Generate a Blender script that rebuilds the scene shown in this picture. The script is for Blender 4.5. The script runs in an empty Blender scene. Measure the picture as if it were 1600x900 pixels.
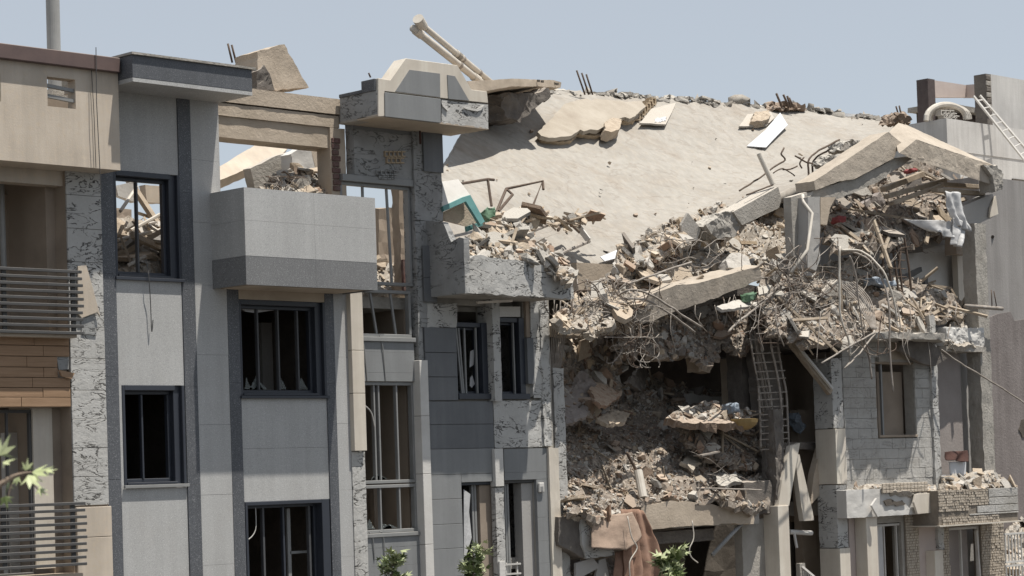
import bpy, bmesh, math, random
from mathutils import Vector, Matrix, noise
S = bpy.context.scene
COL = S.collection
rad = math.radians
RND = random.Random(11)
V = Vector

# ------------------------------------------------------------------ camera
FPX, TH, PITCH, ROLL, SH = 3600.0, rad(45), rad(2.2), rad(1.9), 158.0
f0 = V((math.sin(TH), math.cos(TH), 0)); r0 = V((math.cos(TH), -math.sin(TH), 0)); u0 = V((0, 0, 1))
FW = f0*math.cos(PITCH) + u0*math.sin(PITCH)
U1 = u0*math.cos(PITCH) - f0*math.sin(PITCH)
CU = U1*math.cos(ROLL) + r0*math.sin(ROLL)
CR = r0*math.cos(ROLL) - U1*math.sin(ROLL)
def ray(px, py):
    return FW + CR*((px-800)/FPX) + CU*((450+SH-py)/FPX)
CAM = V((0, 0, 4.5)) - ray(235, 766)*35.3
cd = bpy.data.cameras.new('camera'); co = bpy.data.objects.new('camera', cd); COL.objects.link(co)
m = Matrix((CR, CU, -FW)).transposed().to_4x4(); m.translation = CAM
co.matrix_world = m
cd.sensor_width = 36; cd.lens = 36*FPX/1600; cd.shift_y = SH/1600
cd.clip_start = .1; cd.clip_end = 3000
cd.dof.use_dof = True; cd.dof.focus_distance = 40; cd.dof.aperture_fstop = 5
S.camera = co

# ------------------------------------------------------------------ light
LDIR = V((-.43, .85, -2.93)).normalized()           # the way the sunlight travels
w = bpy.data.worlds.new('World'); S.world = w; w.use_nodes = True
nt = w.node_tree; bg = nt.nodes['Background']
sky = nt.nodes.new('ShaderNodeTexSky'); sky.sky_type = 'NISHITA'; sky.sun_disc = False
sky.sun_elevation = math.asin(-LDIR.z); sky.sun_rotation = math.atan2(-LDIR.x, -LDIR.y)
sky.air_density = 1.0; sky.dust_density = 1.2; sky.ozone_density = 1.4; sky.altitude = 1200
hz = nt.nodes.new('ShaderNodeMix'); hz.data_type = 'RGBA'; hz.inputs[0].default_value = .62        # dusty summer haze over the whole sky
hz.inputs[7].default_value = (5.8, 5.98, 6.05, 1)
nt.links.new(sky.outputs[0], hz.inputs[6]); nt.links.new(hz.outputs[2], bg.inputs[0]); bg.inputs[1].default_value = .088
sl = bpy.data.lights.new('sun', 'SUN'); so = bpy.data.objects.new('sun', sl); COL.objects.link(so)
sl.energy = 5.0; sl.angle = rad(.55); sl.color = (1, .955, .875)
so.rotation_euler = LDIR.to_track_quat('-Z', 'Y').to_euler(); so.location = (0, -10, 40)
S.view_settings.view_transform = 'Standard'; S.view_settings.look = 'None'
S.view_settings.exposure = .36; S.view_settings.gamma = 1

# ------------------------------------------------------------------ pixel rays onto real planes
class PL:
    """plane y = y0 + kz*(z-z0) + kx*(x-x0); z0, x0 taken where the pixel (px, py) meets y = y0"""
    def __init__(s, px, py, y0, kz=0., kx=0.):
        p = at(px, py, y0); s.y0, s.kz, s.kx, s.z0, s.x0 = y0, kz, kx, p.z, p.x
    def hit(s, d):
        return (s.y0 + s.kz*(CAM.z-s.z0) + s.kx*(CAM.x-s.x0) - CAM.y)/(d.y - s.kz*d.z - s.kx*d.x)
    def normal(s):
        return V((s.kx, -1, s.kz)).normalized()
def at(px, py, pl=0.):
    d = ray(px, py)
    t = pl.hit(d) if isinstance(pl, PL) else (pl-CAM.y)/d.y
    return CAM + d*t
def nrm(pl): return pl.normal() if isinstance(pl, PL) else V((0, -1, 0))
def X(px, py, y=0.): return at(px, py, y).x
def Z(px, py, y=0.): return at(px, py, y).z

# ------------------------------------------------------------------ mesh builder
def fbm(p, o=3): return noise.fractal(p, 1.0, 2.0, o)
class MB:
    def __init__(s): s.v = []; s.f = []; s.m = []
    def add(s, vs, fs, mi=0):
        b = len(s.v); s.v += [V(p) for p in vs]; s.f += [tuple(b+i for i in f) for f in fs]; s.m += [mi]*len(fs); return s
    def box(s, x0, x1, y0, y1, z0, z1, mi=0):
        return s.add([(x0,y0,z0),(x1,y0,z0),(x1,y1,z0),(x0,y1,z0),(x0,y0,z1),(x1,y0,z1),(x1,y1,z1),(x0,y1,z1)],
                     [(0,3,2,1),(4,5,6,7),(0,1,5,4),(1,2,6,5),(2,3,7,6),(3,0,4,7)], mi)
    def obox(s, c, a, b, d, mi=0):
        c = V(c); vs = [c+a*i+b*j+d*k for k in (-1, 1) for i, j in ((-1,-1),(1,-1),(1,1),(-1,1))]
        return s.add(vs, [(0,3,2,1),(4,5,6,7),(0,1,5,4),(1,2,6,5),(2,3,7,6),(3,0,4,7)], mi)
    def beam(s, a, b, wdt, hgt, side=None, mi=0):
        a, b = V(a), V(b); d = (b-a); l = d.length; d.normalize()
        sd = V(side) if side else V((0, 1, 0))
        sd = (sd - d*sd.dot(d)).normalized(); up = d.cross(sd)
        return s.obox((a+b)/2, d*(l/2), sd*(wdt/2), up*(hgt/2), mi)
    def prism(s, pts, off, mi=0):
        n = len(pts); off = V(off)
        return s.add([V(p) for p in pts]+[V(p)+off for p in pts],
                     [tuple(range(n)), tuple(range(2*n-1, n-1, -1))]+[(i, i+n, (i+1) % n+n, (i+1) % n) for i in range(n)], mi)
    def tube(s, pts, r, n=6, r2=None, mi=0):
        pts = [V(p) for p in pts]; rings = []; N = len(pts); prev = None
        for i, p in enumerate(pts):
            t = (pts[min(i+1, N-1)]-pts[max(i-1, 0)]).normalized()
            a = prev if prev else (V((0, 0, 1)) if abs(t.z) < .9 else V((1, 0, 0)))
            a = (a - t*a.dot(t)).normalized(); prev = a; b = t.cross(a)
            rr = r if r2 is None else r+(r2-r)*i/(N-1)
            rings.append([p+(a*math.cos(2*math.pi*k/n)+b*math.sin(2*math.pi*k/n))*rr for k in range(n)])
        vs = [q for rg in rings for q in rg]; fs = []
        for i in range(N-1):
            for k in range(n): fs.append((i*n+k, i*n+(k+1) % n, (i+1)*n+(k+1) % n, (i+1)*n+k))
        fs += [tuple(range(n-1, -1, -1)), tuple(range((N-1)*n, N*n))]
        return s.add(vs, fs, mi)
    def build(s, name, mat, parent=None, bev=0, rough=None, smooth=False, solid=0, origin=None, face=None):
        me = bpy.data.meshes.new(name)
        if parent is not None: o = wl(parent)
        elif origin is not None: o = V(origin)
        else:
            xs = [p.x for p in s.v]; ys = [p.y for p in s.v]
            o = V(((min(xs)+max(xs))/2, (min(ys)+max(ys))/2, min(p.z for p in s.v)))
        me.from_pydata([p-o for p in s.v], [], s.f)
        mats = mat if isinstance(mat, list) else [mat]
        for q in mats: me.materials.append(q)
        if len(mats) > 1: me.polygons.foreach_set('material_index', s.m)
        bm = bmesh.new(); bm.from_mesh(me)
        if face is None: bmesh.ops.recalc_face_normals(bm, faces=bm.faces)
        else:
            bm.normal_update()
            if sum((f.normal*f.calc_area() for f in bm.faces), V((0, 0, 0))).dot(face) < 0: bmesh.ops.reverse_faces(bm, faces=bm.faces)
        if rough:
            cell, amp, sd = rough; amp *= RF.get(mats[0].name, 1)
            bmesh.ops.triangulate(bm, faces=bm.faces)
            for _ in range(6):
                ed = [e for e in bm.edges if e.calc_length() > cell]
                if not ed or len(bm.verts) > 6000: break
                bmesh.ops.subdivide_edges(bm, edges=ed, cuts=1)
                bmesh.ops.triangulate(bm, faces=[f for f in bm.faces if len(f.verts) > 3])
            bm.normal_update()
            for v in bm.verts:
                q = (v.co+o)
                a = noise.noise_vector(q*(1.3/cell)*.5+V((sd*7.1, sd*3.3, sd)))*amp
                b = noise.noise_vector(q*(1.3/cell)*1.7+V((sd*2.1, sd*5.3, sd)))*amp*.6
                v.co += a+b
        bm.to_mesh(me); bm.free()
        if rough and mats[0].name in RF:
            me.polygons.foreach_set('use_smooth', [True]*len(me.polygons)); me.set_sharp_from_angle(angle=rad(38))
        if smooth: me.polygons.foreach_set('use_smooth', [True]*len(me.polygons))
        ob = bpy.data.objects.new(name, me); COL.objects.link(ob)
        if parent is not None: ob.parent = parent
        else: ob.location = o
        if bev:
            mo = ob.modifiers.new('bevel', 'BEVEL'); mo.width = bev; mo.segments = 1; mo.limit_method = 'ANGLE'
        if solid:
            mo = ob.modifiers.new('solid', 'SOLIDIFY'); mo.thickness = solid; mo.offset = -1
        return ob
RF = {'dusty_beam_concrete': .55, 'tan_screed': .8, 'cracked_mortar': .45, 'grey_mortar': .45, 'beige_concrete': .4, 'white_plaster': .45, 'concrete': .6, 'dark_concrete': .7, 'beige_stone': .5, 'maroon_brick': 1}
def wl(o):
    p = V((0, 0, 0))
    while o is not None: p = p+o.location; o = o.parent
    return p
def tag(o, label, cat, group=None, kind=None):
    if label: o['label'] = label
    if cat: o['category'] = cat
    if group: o['group'] = group
    if kind: o['kind'] = kind
    return o
def thing(name, label, cat, loc, group=None):
    o = bpy.data.objects.new(name, None); COL.objects.link(o); o.location = loc
    o.empty_display_size = .3
    return tag(o, label, cat, group)
def pp(name, mat, parent, poly, pl=0., th=.05, rough=None, bev=0, out=0, d=None):
    """a plate of thickness th whose front outline is the polygon seen at these pixels on plane pl"""
    n = nrm(pl); mb = MB().prism([at(x, y, pl)+n*out for x, y in poly], (V(d) if d else -n*th))
    return mb.build(name, mat, parent, bev=bev, rough=rough)
def jag(poly, amp, step=9, seed=0):
    r = random.Random(seed); out = []
    for i, (x, y) in enumerate(poly):
        x2, y2 = poly[(i+1) % len(poly)]; L = math.hypot(x2-x, y2-y); n = max(1, int(L/step))
        for k in range(n):
            t = (k+(r.uniform(-.3, .3) if k else 0))/n
            out.append((x+(x2-x)*t+r.uniform(-amp, amp), y+(y2-y)*t+r.uniform(-amp, amp)))
    return out
def smooth_pts(pts, n=5):
    out = []; P = [V(p) for p in pts]
    for i in range(len(P)-1):
        a, b, c, d = P[max(i-1, 0)], P[i], P[i+1], P[min(i+2, len(P)-1)]
        for k in range(n):
            t = k/n
            out.append(.5*((2*b)+(c-a)*t+(2*a-5*b+4*c-d)*t*t+(3*b-a-3*c+d)*t**3))
    out.append(P[-1]); return out

# ------------------------------------------------------------------ materials
def M(name, c1, c2=None, scale=2., rough=.85, bump=.15, bs=30., speck=None, crack=0, metal=0., stain=.0, stainc=(.1,.085,.07), spec=.3, squash=(1,1,1), dust=None, crackc=(.03,.028,.026), cs=2.6, streak=0.):
    m = bpy.data.materials.new(name); m.use_nodes = True; N = m.node_tree.nodes; L = m.node_tree.links
    b = N['Principled BSDF']; b.inputs['Roughness'].default_value = rough; b.inputs['Metallic'].default_value = metal
    b.inputs['Specular IOR Level'].default_value = spec
    c2 = c2 or tuple(min(1, x*.8) for x in c1)
    c1 = tuple(x*.9 for x in c1); c2 = tuple(x*.9 for x in c2)
    g = N.new('ShaderNodeNewGeometry'); mp = N.new('ShaderNodeVectorMath'); mp.operation = 'MULTIPLY'
    mp.inputs[1].default_value = squash; L.new(g.outputs['Position'], mp.inputs[0]); P = mp.outputs[0]
    def nz(sc, det=5, ro=.6):
        n = N.new('ShaderNodeTexNoise'); n.inputs['Scale'].default_value = sc; n.inputs['Detail'].default_value = det
        n.inputs['Roughness'].default_value = ro; L.new(P, n.inputs['Vector']); return n.outputs['Fac']
    def ramp(src, a, bb):
        r = N.new('ShaderNodeMapRange'); r.inputs[1].default_value = a; r.inputs[2].default_value = bb; L.new(src, r.inputs[0]); return r.outputs[0]
    def mix(f, A, B):
        x = N.new('ShaderNodeMix'); x.data_type = 'RGBA'
        if isinstance(f, float): x.inputs[0].default_value = f
        else: L.new(f, x.inputs[0])
        for i, q in ((6, A), (7, B)):
            if isinstance(q, tuple): x.inputs[i].default_value = (*q, 1)
            else: L.new(q, x.inputs[i])
        return x.outputs[2]
    c = mix(ramp(nz(scale, 8), .32, .68), c1, c2)
    if speck:
        c = mix(ramp(nz(speck[0], 2, .5), .5, .72), c, speck[1])
        if len(speck) > 2: c = mix(ramp(nz(speck[0]*1.37, 1, .5), .62, .7), c, speck[2])
    if stain:
        s = ramp(nz(.9, 6, .65), .5, .75); mm = N.new('ShaderNodeMath'); mm.operation = 'MULTIPLY'; L.new(s, mm.inputs[0]); mm.inputs[1].default_value = stain
        c = mix(mm.outputs[0], c, stainc)
    if streak:                                          # dust and rain runs
        vs_ = N.new('ShaderNodeVectorMath'); vs_.operation = 'MULTIPLY'; vs_.inputs[1].default_value = (3.2, 3.2, .22); L.new(g.outputs['Position'], vs_.inputs[0])
        n_ = N.new('ShaderNodeTexNoise'); n_.inputs['Scale'].default_value = 1.6; n_.inputs['Detail'].default_value = 6; n_.inputs['Roughness'].default_value = .65; L.new(vs_.outputs[0], n_.inputs['Vector'])
        for lo, hi, col_ in ((.48, .80, tuple(x*.62 for x in c1)), (.50, .22, tuple(min(.7, x*1.25+.03) for x in c1))):
            mm = N.new('ShaderNodeMath'); mm.operation = 'MULTIPLY'; L.new(ramp(n_.outputs['Fac'], lo, hi), mm.inputs[0]); mm.inputs[1].default_value = streak
            c = mix(mm.outputs[0], c, col_)
    h = nz(bs, 6, .65)
    if crack:
        # thin wandering fissures: level lines of a stretched noise, broken up by a second one
        wv = N.new('ShaderNodeTexNoise'); wv.inputs['Scale'].default_value = cs; wv.inputs['Detail'].default_value = 5; wv.inputs['Roughness'].default_value = .55; wv.inputs['Distortion'].default_value = .5
        vm = N.new('ShaderNodeVectorMath'); vm.operation = 'MULTIPLY'; vm.inputs[1].default_value = (.75, .75, 1.9); L.new(P, vm.inputs[0]); L.new(vm.outputs[0], wv.inputs['Vector'])
        def iso(lev, wid):
            a = N.new('ShaderNodeMath'); a.operation = 'SUBTRACT'; L.new(wv.outputs['Fac'], a.inputs[0]); a.inputs[1].default_value = lev
            b2 = N.new('ShaderNodeMath'); b2.operation = 'ABSOLUTE'; L.new(a.outputs[0], b2.inputs[0]); return ramp(b2.outputs[0], wid, wid*.25)
        mx = N.new('ShaderNodeMath'); mx.operation = 'MAXIMUM'; L.new(iso(.46, .018), mx.inputs[0]); L.new(iso(.56, .014), mx.inputs[1])
        ln = mx.outputs[0]; mk = ramp(nz(3.1, 5), .44, .52)
        mu = N.new('ShaderNodeMath'); mu.operation = 'MULTIPLY'; L.new(ln, mu.inputs[0]); L.new(mk, mu.inputs[1])
        m2 = N.new('ShaderNodeMath'); m2.operation = 'MULTIPLY'; L.new(mu.outputs[0], m2.inputs[0]); m2.inputs[1].default_value = crack; m2.use_clamp = True
        c = mix(m2.outputs[0], c, crackc)
        sb = N.new('ShaderNodeMath'); sb.operation = 'SUBTRACT'; L.new(h, sb.inputs[0]); L.new(m2.outputs[0], sb.inputs[1]); h = sb.outputs[0]
    if dust:
        sx = N.new('ShaderNodeSeparateXYZ'); L.new(g.outputs['Normal'], sx.inputs[0])
        c = mix(ramp(sx.outputs[2], .25, .9), c, dust)
    L.new(c, b.inputs['Base Color'])
    bu = N.new('ShaderNodeBump'); bu.inputs['Strength'].default_value = min(1, bump*2); bu.inputs['Distance'].default_value = .02
    L.new(h, bu.inputs['Height']); L.new(bu.outputs[0], b.inputs['Normal'])
    return m
G = lambda v, w=1., c=1.: (v*c, v, v*w)
m_granite = M('light_granite', (.47,.465,.455), (.40,.395,.385), .8, .6, .05, 60, speck=(55, (.30,.30,.30), (.6,.6,.59)), stain=.35, stainc=(.34,.32,.3), streak=.22)
m_granite_d = M('dark_granite', (.118,.123,.135), (.095,.099,.108), 1.2, .5, .05, 60, speck=(60, (.06,.063,.072), (.25,.255,.265)), streak=.35)
m_granite_m = M('mid_granite', (.205,.205,.205), (.17,.17,.172), 1.0, .55, .05, 60, speck=(60, (.11,.11,.115), (.33,.33,.33)))
m_beige = M('beige_stone', (.58,.505,.42), (.49,.42,.345), 1.6, .8, .08, 40, speck=(14, (.5,.42,.33)), stain=.45, stainc=(.37,.31,.25), streak=.35)
m_coping = M('brown_coping', (.15,.105,.095), (.115,.082,.078), 3, .6, .05, 50, dust=(.2,.16,.14))
m_cream = M('cream_stone', (.66,.60,.52), (.57,.51,.43), 2., .75, .06, 40, stain=.3, stainc=(.4,.35,.28), streak=.4)
m_roof = M('roof_membrane', (.365,.342,.308), (.325,.30,.268), .9, .9, .35, 7, speck=(7, (.325,.295,.255)), streak=.4, stain=.55, crack=.3, cs=.55, crackc=(.2,.165,.135), stainc=(.27,.225,.18))
m_conc = M('concrete', (.40,.375,.34), (.30,.28,.25), 2.5, .95, .5, 18, stain=.4, stainc=(.22,.19,.16), dust=(.46,.42,.37))
m_conc_b = M('beige_concrete', (.50,.42,.335), (.41,.34,.265), 2, .9, .25, 22, stain=.45, stainc=(.25,.2,.16))
m_conc_d = M('dark_concrete', (.19,.17,.15), (.12,.105,.095), 3, .95, .5, 16, dust=(.33,.29,.25))
m_mortar = M('cracked_mortar', (.52,.51,.49), (.43,.42,.40), 2.2, .9, .3, 14, crack=.9, stain=.35, stainc=(.28,.26,.24))
m_mortar_d = M('grey_mortar', (.36,.36,.355), (.27,.27,.265), 2.5, .92, .35, 12, crack=.7, stain=.5, stainc=(.15,.14,.135))
m_panel = M('grey_stone_panel', (.245,.25,.25), (.215,.22,.222), 1.1, .6, .05, 50, speck=(30, (.2,.2,.205)), stain=.4, stainc=(.17,.17,.17), streak=.28)
m_panel_d = M('shaded_dark_panel', (.152,.157,.165), (.128,.133,.14), 1.1, .55, .05, 50, speck=(30, (.12,.124,.131)), stain=.35, stainc=(.2,.2,.2), streak=.4)  # darker copy of the grey stone, wall shade put into its colour
m_plaster = M('grey_plaster', (.40,.385,.365), (.35,.335,.32), .9, .9, .15, 20, stain=.45, stainc=(.3,.27,.25))
m_plaster_p = M('pinkish_plaster', (.33,.295,.275), (.27,.24,.225), 1.2, .92, .25, 22, stain=.5, stainc=(.2,.17,.16))
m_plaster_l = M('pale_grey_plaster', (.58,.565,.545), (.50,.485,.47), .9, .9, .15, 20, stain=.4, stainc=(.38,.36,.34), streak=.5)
m_plaster_f = M('shaded_grey_plaster', (.30,.285,.275), (.265,.25,.24), .9, .9, .15, 20, stain=.4, stainc=(.22,.205,.195), streak=.5)  # grey plaster darkened, shade of the wall put into the colour
m_plaster_q = M('shaded_pinkish_plaster', (.235,.208,.198), (.19,.165,.157), 1.6, .92, .3, 22, stain=.6, stainc=(.14,.12,.112), streak=.5)  # pinkish plaster darkened the same way for a shaded wall
m_white = M('white_plaster', (.66,.64,.61), (.55,.53,.50), 2., .85, .15, 25, stain=.3, stainc=(.4,.37,.33))
m_pinkwall = M('pale_pink_render', (.55,.47,.43), (.5,.42,.385), 2., .85, .1, 25)
m_block = M('white_block', (.49,.475,.45), (.40,.385,.36), 2.5, .92, .4, 20, crack=.25, stain=.85, stainc=(.27,.25,.22), cs=1.8)
m_int = M('interior_wall', (.36,.295,.235), (.29,.235,.185), 1.3, .9, .05, 20, stain=.5, stainc=(.15,.12,.1))
m_dark = M('shade_darkened_wall', (.13,.112,.095), (.085,.072,.06), 2, .95, .3, 12)  # very dark colour carries the shade inside rooms, holes and openings
m_frame_b = M('blue_black_metal', (.036,.041,.054), (.03,.034,.045), 2, .45, .02, 40, spec=.5)
m_frame_m = M('dull_dark_metal', (.095,.096,.10), (.07,.072,.076), 3, .5, .03, 40)
m_frame_g = M('grey_metal', (.27,.27,.265), (.22,.22,.215), 3, .5, .03, 40, spec=.5)
m_frame_w = M('white_metal', (.62,.6,.57), (.5,.48,.45), 3, .6, .05, 40)
m_rail = M('charcoal_metal', (.085,.083,.082), (.065,.063,.062), 3, .5, .03, 40, spec=.4, dust=(.16,.155,.15))
m_wood = M('brown_wood', (.36,.235,.148), (.275,.175,.105), 5, .7, .12, 30, squash=(.35, 1, 6))
m_timber = M('grey_timber', (.40,.335,.26), (.28,.225,.17), 6, .85, .2, 30, squash=(1,1,1))
m_rebar = M('rusty_rebar', (.15,.11,.085), (.09,.065,.05), 12, .8, .2, 60)
m_steel = M('dusty_steel', (.37,.335,.30), (.23,.195,.165), 9, .75, .2, 60)
m_pvc = M('dusty_white_pipe', (.60,.56,.50), (.50,.455,.395), 4, .6, .05, 40, stain=.3, stainc=(.4,.34,.27))
m_pipe_g = M('grey_pipe', (.34,.34,.335), (.28,.28,.275), 3, .7, .05, 40)
m_brick = M('broken_brick', (.34,.235,.17), (.27,.18,.13), 6, .95, .4, 30, dust=(.45,.36,.28))
m_brickp = M('pale_hollow_brick', (.52,.42,.30), (.43,.33,.23), 6, .95, .4, 30, dust=(.50,.43,.35))
m_redbrick = M('maroon_brick', (.13,.068,.06), (.17,.12,.108), 9, .95, .5, 30)
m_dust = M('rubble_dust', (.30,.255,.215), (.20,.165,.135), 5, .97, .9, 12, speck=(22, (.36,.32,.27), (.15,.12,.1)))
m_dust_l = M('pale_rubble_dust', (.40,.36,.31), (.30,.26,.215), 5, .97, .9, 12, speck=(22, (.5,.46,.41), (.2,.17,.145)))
m_white_ch = M('pale_plaster_lump', (.52,.49,.45), (.42,.39,.35), 5, .95, .4, 25)
m_grey_ch = M('grey_concrete_lump', (.37,.35,.32), (.27,.25,.225), 5, .95, .6, 25, dust=(.44,.41,.365))
m_tan_ch = M('tan_plaster_lump', (.50,.42,.33), (.40,.325,.25), 5, .95, .5, 25)
m_brown_ch = M('brown_lump', (.27,.20,.15), (.19,.14,.105), 5, .95, .6, 25, dust=(.38,.31,.25))
m_teal = M('turquoise_paint', (.13,.29,.28), (.10,.235,.23), 5, .5, .05, 40, dust=(.2,.36,.35))
m_green = M('green_plastic', (.13,.22,.14), (.10,.17,.11), 5, .4, .1, 20)
m_blue = M('pale_blue_cloth', (.30,.34,.39), (.22,.255,.30), 5, .9, .3, 20)
m_red = M('red_cloth', (.28,.07,.07), (.2,.055,.055), 5, .9, .3, 20)
m_rust = M('rusty_brown_cloth', (.085,.042,.033), (.06,.03,.025), 5, .9, .3, 20)
m_carpet = M('tan_carpet', (.43,.325,.255), (.35,.265,.205), 4, .95, .3, 50, stain=.4, stainc=(.3,.2,.15))
m_carpet_d = M('brown_curtain', (.31,.19,.135), (.235,.14,.1), 5, .9, .2, 30, stain=.4, stainc=(.4,.3,.24))
m_sheet = M('white_sheet', (.64,.65,.67), (.54,.55,.575), 3, .6, .1, 12)
m_plastic = M('cloudy_plastic', (.58,.575,.575), (.47,.465,.465), 4, .5, .2, 10)
m_ochre = M('ochre_tub', (.34,.235,.10), (.26,.18,.075), 4, .6, .1, 20)
m_trunk = M('bark', (.22,.17,.13), (.14,.11,.085), 8, .95, .5, 20, squash=(1,1,.3))
m_leaf = M('pale_leaf', (.16,.20,.075), (.09,.125,.04), 9, .55, .05, 30)
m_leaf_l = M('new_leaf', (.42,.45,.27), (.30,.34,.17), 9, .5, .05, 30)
m_leaf_w = M('sunlit_young_leaf', (.47,.50,.29), (.34,.39,.18), 9, .5, .05, 30)  # paler copy of the new leaf, sunlight through it put into the colour
m_post = M('dull_maroon_steel', (.085,.066,.064), (.11,.09,.086), 6, .9, .3, 30)
m_beam = M('dusty_beam_concrete', (.48,.42,.35), (.39,.335,.275), 2.2, .92, .35, 16, stain=.5, stainc=(.26,.225,.19), streak=.3)
m_plate = M('tan_screed', (.42,.375,.315), (.35,.305,.25), 2.2, .9, .35, 14, stain=.5, stainc=(.24,.2,.16))
m_ground = M('asphalt_ground', (.06,.058,.056), (.045,.044,.043), 1.5, .95, .3, 40, stain=.5, stainc=(.14,.125,.11))
m_pave = M('paving', (.30,.28,.26), (.24,.225,.21), 2, .9, .2, 30)
m_mosaic = M('stone_mosaic', (.55,.48,.395), (.44,.38,.31), 6, .95, .5, 30, stain=.4, stainc=(.24,.2,.16))
m_mosaic_j = M('stone_mosaic_bed', (.26,.225,.185), (.2,.17,.14), 6, .95, .5, 30)
m_glass = bpy.data.materials.new('broken_glass'); m_glass.use_nodes = True
_b = m_glass.node_tree.nodes['Principled BSDF']; _b.inputs['Base Color'].default_value = (.6,.65,.65,1); _b.inputs['Roughness'].default_value = .05
_b.inputs['Transmission Weight'].default_value = .9; _b.inputs['IOR'].default_value = 1.2

# ------------------------------------------------------------------ setting
g = MB(); 
g.add([(-400,-400,0),(900,-400,0),(900,900,0),(-400,900,0)], [(0,1,2,3)])
tag(g.build('ground', m_ground, origin=(0,0,0)), 'dusty asphalt ground', None, kind='structure')
k = MB(); k.box(-12, 60, -2.2, 12, .004, .14)
tag(k.build('pavement', m_pave), 'paved strip along the foot of the buildings', None, kind='structure')
# ------------------------------------------------------------------ helpers for facades
def rect(px0, py0, px1, py1, y=0.):
    xm, ym = (px0+px1)/2, (py0+py1)/2
    return X(px0, ym, y), X(px1, ym, y), Z(xm, py1, y), Z(xm, py0, y)     # x0 x1 z0 z1
def window(parent, r, y, mat, fw=.06, fd=.09, cols=(), rows=(), name='window', vis=None, mw=None, side=1):
    x0, x1, z0, z1 = r; mb = MB(); mw = mw or fw*.62
    mb.box(x0, x1, y, y+fd, z1-fw, z1); mb.box(x0, x1, y, y+fd, z0, z0+fw)
    mb.box(x0, x0+fw, y, y+fd, z0+fw, z1-fw); mb.box(x1-fw, x1, y, y+fd, z0+fw, z1-fw)
    o = mb.build(name, mat, parent, bev=.006)
    for c in cols:
        a = 0; bb = 1
        if isinstance(c, tuple): c, a, bb = c
        xc = x0+(x1-x0)*c
        MB().box(xc-mw/2, xc+mw/2, y+.012, y+fd-.012, z0+fw+(z1-z0-2*fw)*a, z0+fw+(z1-z0-2*fw)*bb).build('mullion', mat, o, bev=.004)
    for c in rows:
        zc = z0+(z1-z0)*c
        MB().box(x0+fw, x1-fw, y+.02, y+fd-.02, zc-mw/2, zc+mw/2).build('transom', mat, o, bev=.004)
    return o
def shards(win, r, y, n, seed):
    rr = random.Random(seed); x0, x1, z0, z1 = r
    for i in range(n):
        xa = rr.uniform(x0+.08, x1-.3); wd = rr.uniform(.15, .35); h = rr.uniform(.06, .22)
        MB().prism([(xa, y, z0+.07), (xa+wd, y, z0+.07), (xa+wd*rr.uniform(.5, 1), y, z0+.07+h*.4), (xa+wd*rr.uniform(.2, .6), y, z0+.07+h)], (0, .006, 0)).build('glass_shard', m_glass, win)
def panels(parent, x0, x1, zs, y, th, mat, gap=.0025, name='panel', xs=None):
    xs = xs or [x0, x1]
    for a, b in zip(xs, xs[1:]):
        for c, d in zip(zs, zs[1:]):
            j = RND.uniform(-.0015, .0015)
            MB().box(a+gap/2, b-gap/2, y+j, y+th, c+gap/2, d-gap/2).build(name, mat, parent, bev=.0012)
def zrow(x, ys, y=0.): return [Z(x, q, y) for q in ys]
def split(z0, z1, step):
    n = max(1, round((z1-z0)/step)); return [z0+(z1-z0)*i/n for i in range(n+1)]
def wall_holes(parent, x0, x1, z0, z1, y0, y1, holes, mat, name='wall'):
    mb = MB(); xs = sorted({x0, x1, *[h[0] for h in holes], *[h[1] for h in holes]}); 
    for a, b in zip(xs, xs[1:]):
        hs = sorted([(h[2], h[3]) for h in holes if h[0] < b-1e-6 and h[1] > a+1e-6]); z = z0
        for c, d in hs:
            if c > z+1e-4: mb.box(a, b, y0, y1, z, c)
            z = max(z, d)
        if z < z1-1e-4: mb.box(a, b, y0, y1, z, z1)
    return mb.build(name, mat, parent)

# ================================================================== BUILDING A (beige, left)
xA0 = X(-260, 300); xA1 = X(160, 430)
A = thing('beige_apartment_building', 'beige stone apartment house with charcoal balcony railings and brown wood cladding', 'apartment building', (xA0, 0, 0))
yb = -.5
xb1 = X(186, 180, yb); zb0 = Z(94, 258, yb); zb1 = Z(94, 81, yb)-.22
ho = [rect(74, 122, 118, 168, yb), rect(-46, 112, 1, 156, yb)]
bx = wall_holes(A, xA0, xb1, zb0, zb1, yb, yb+.2, ho, m_beige, 'parapet_wall')
MB().box(xA0, xb1, yb+.2, 3.0, zb0, zb0+.15).build('soffit', m_beige, A)
MB().box(xb1-.2, xb1, yb+.2, .0, zb0+.15, zb1).build('parapet_return', m_beige, A)
MB().box(xA0, xb1-.02, yb-.10, yb+.25, zb1, zb1+.22).build('coping', m_coping, A, bev=.01)
for i, h in enumerate(ho):
    v = MB().box(h[0], h[1], yb+.2, yb+.24, h[2]-.01, h[2]+.03).build('vent_opening', m_beige, A)
    for f in (.33, .68):
        z = h[2]+(h[3]-h[2])*f
        MB().beam((h[0]-.01, yb+.06, z+.02), (h[1]+.01, yb+.06, z-.02), .05, .055).build('vent_bar', m_frame_g, v, bev=.004)
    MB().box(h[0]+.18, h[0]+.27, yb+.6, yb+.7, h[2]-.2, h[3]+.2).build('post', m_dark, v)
    MB().box(h[0]-.3, h[1]+.9, yb+.9, yb+.95, zb0+.16, zb1-.3).build('vent_back', m_int, v)
MB().box(xA0, xA1, 2.9, 3.1, 0, zb1-.1).build('back_wall', m_int, A)
MB().box(xA0, xA1, .55, 2.9, zb1-.35, zb1-.2).build('roof', m_conc, A)
# loggia
xm0 = X(104, 400)
zt = Z(130, 266); zl1 = Z(60, 522); zl2 = Z(60, 636)
MB().box(xm0, xA1-.01, .0, .28, 0, zb0).build('corner_pier', m_int, A)
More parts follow.
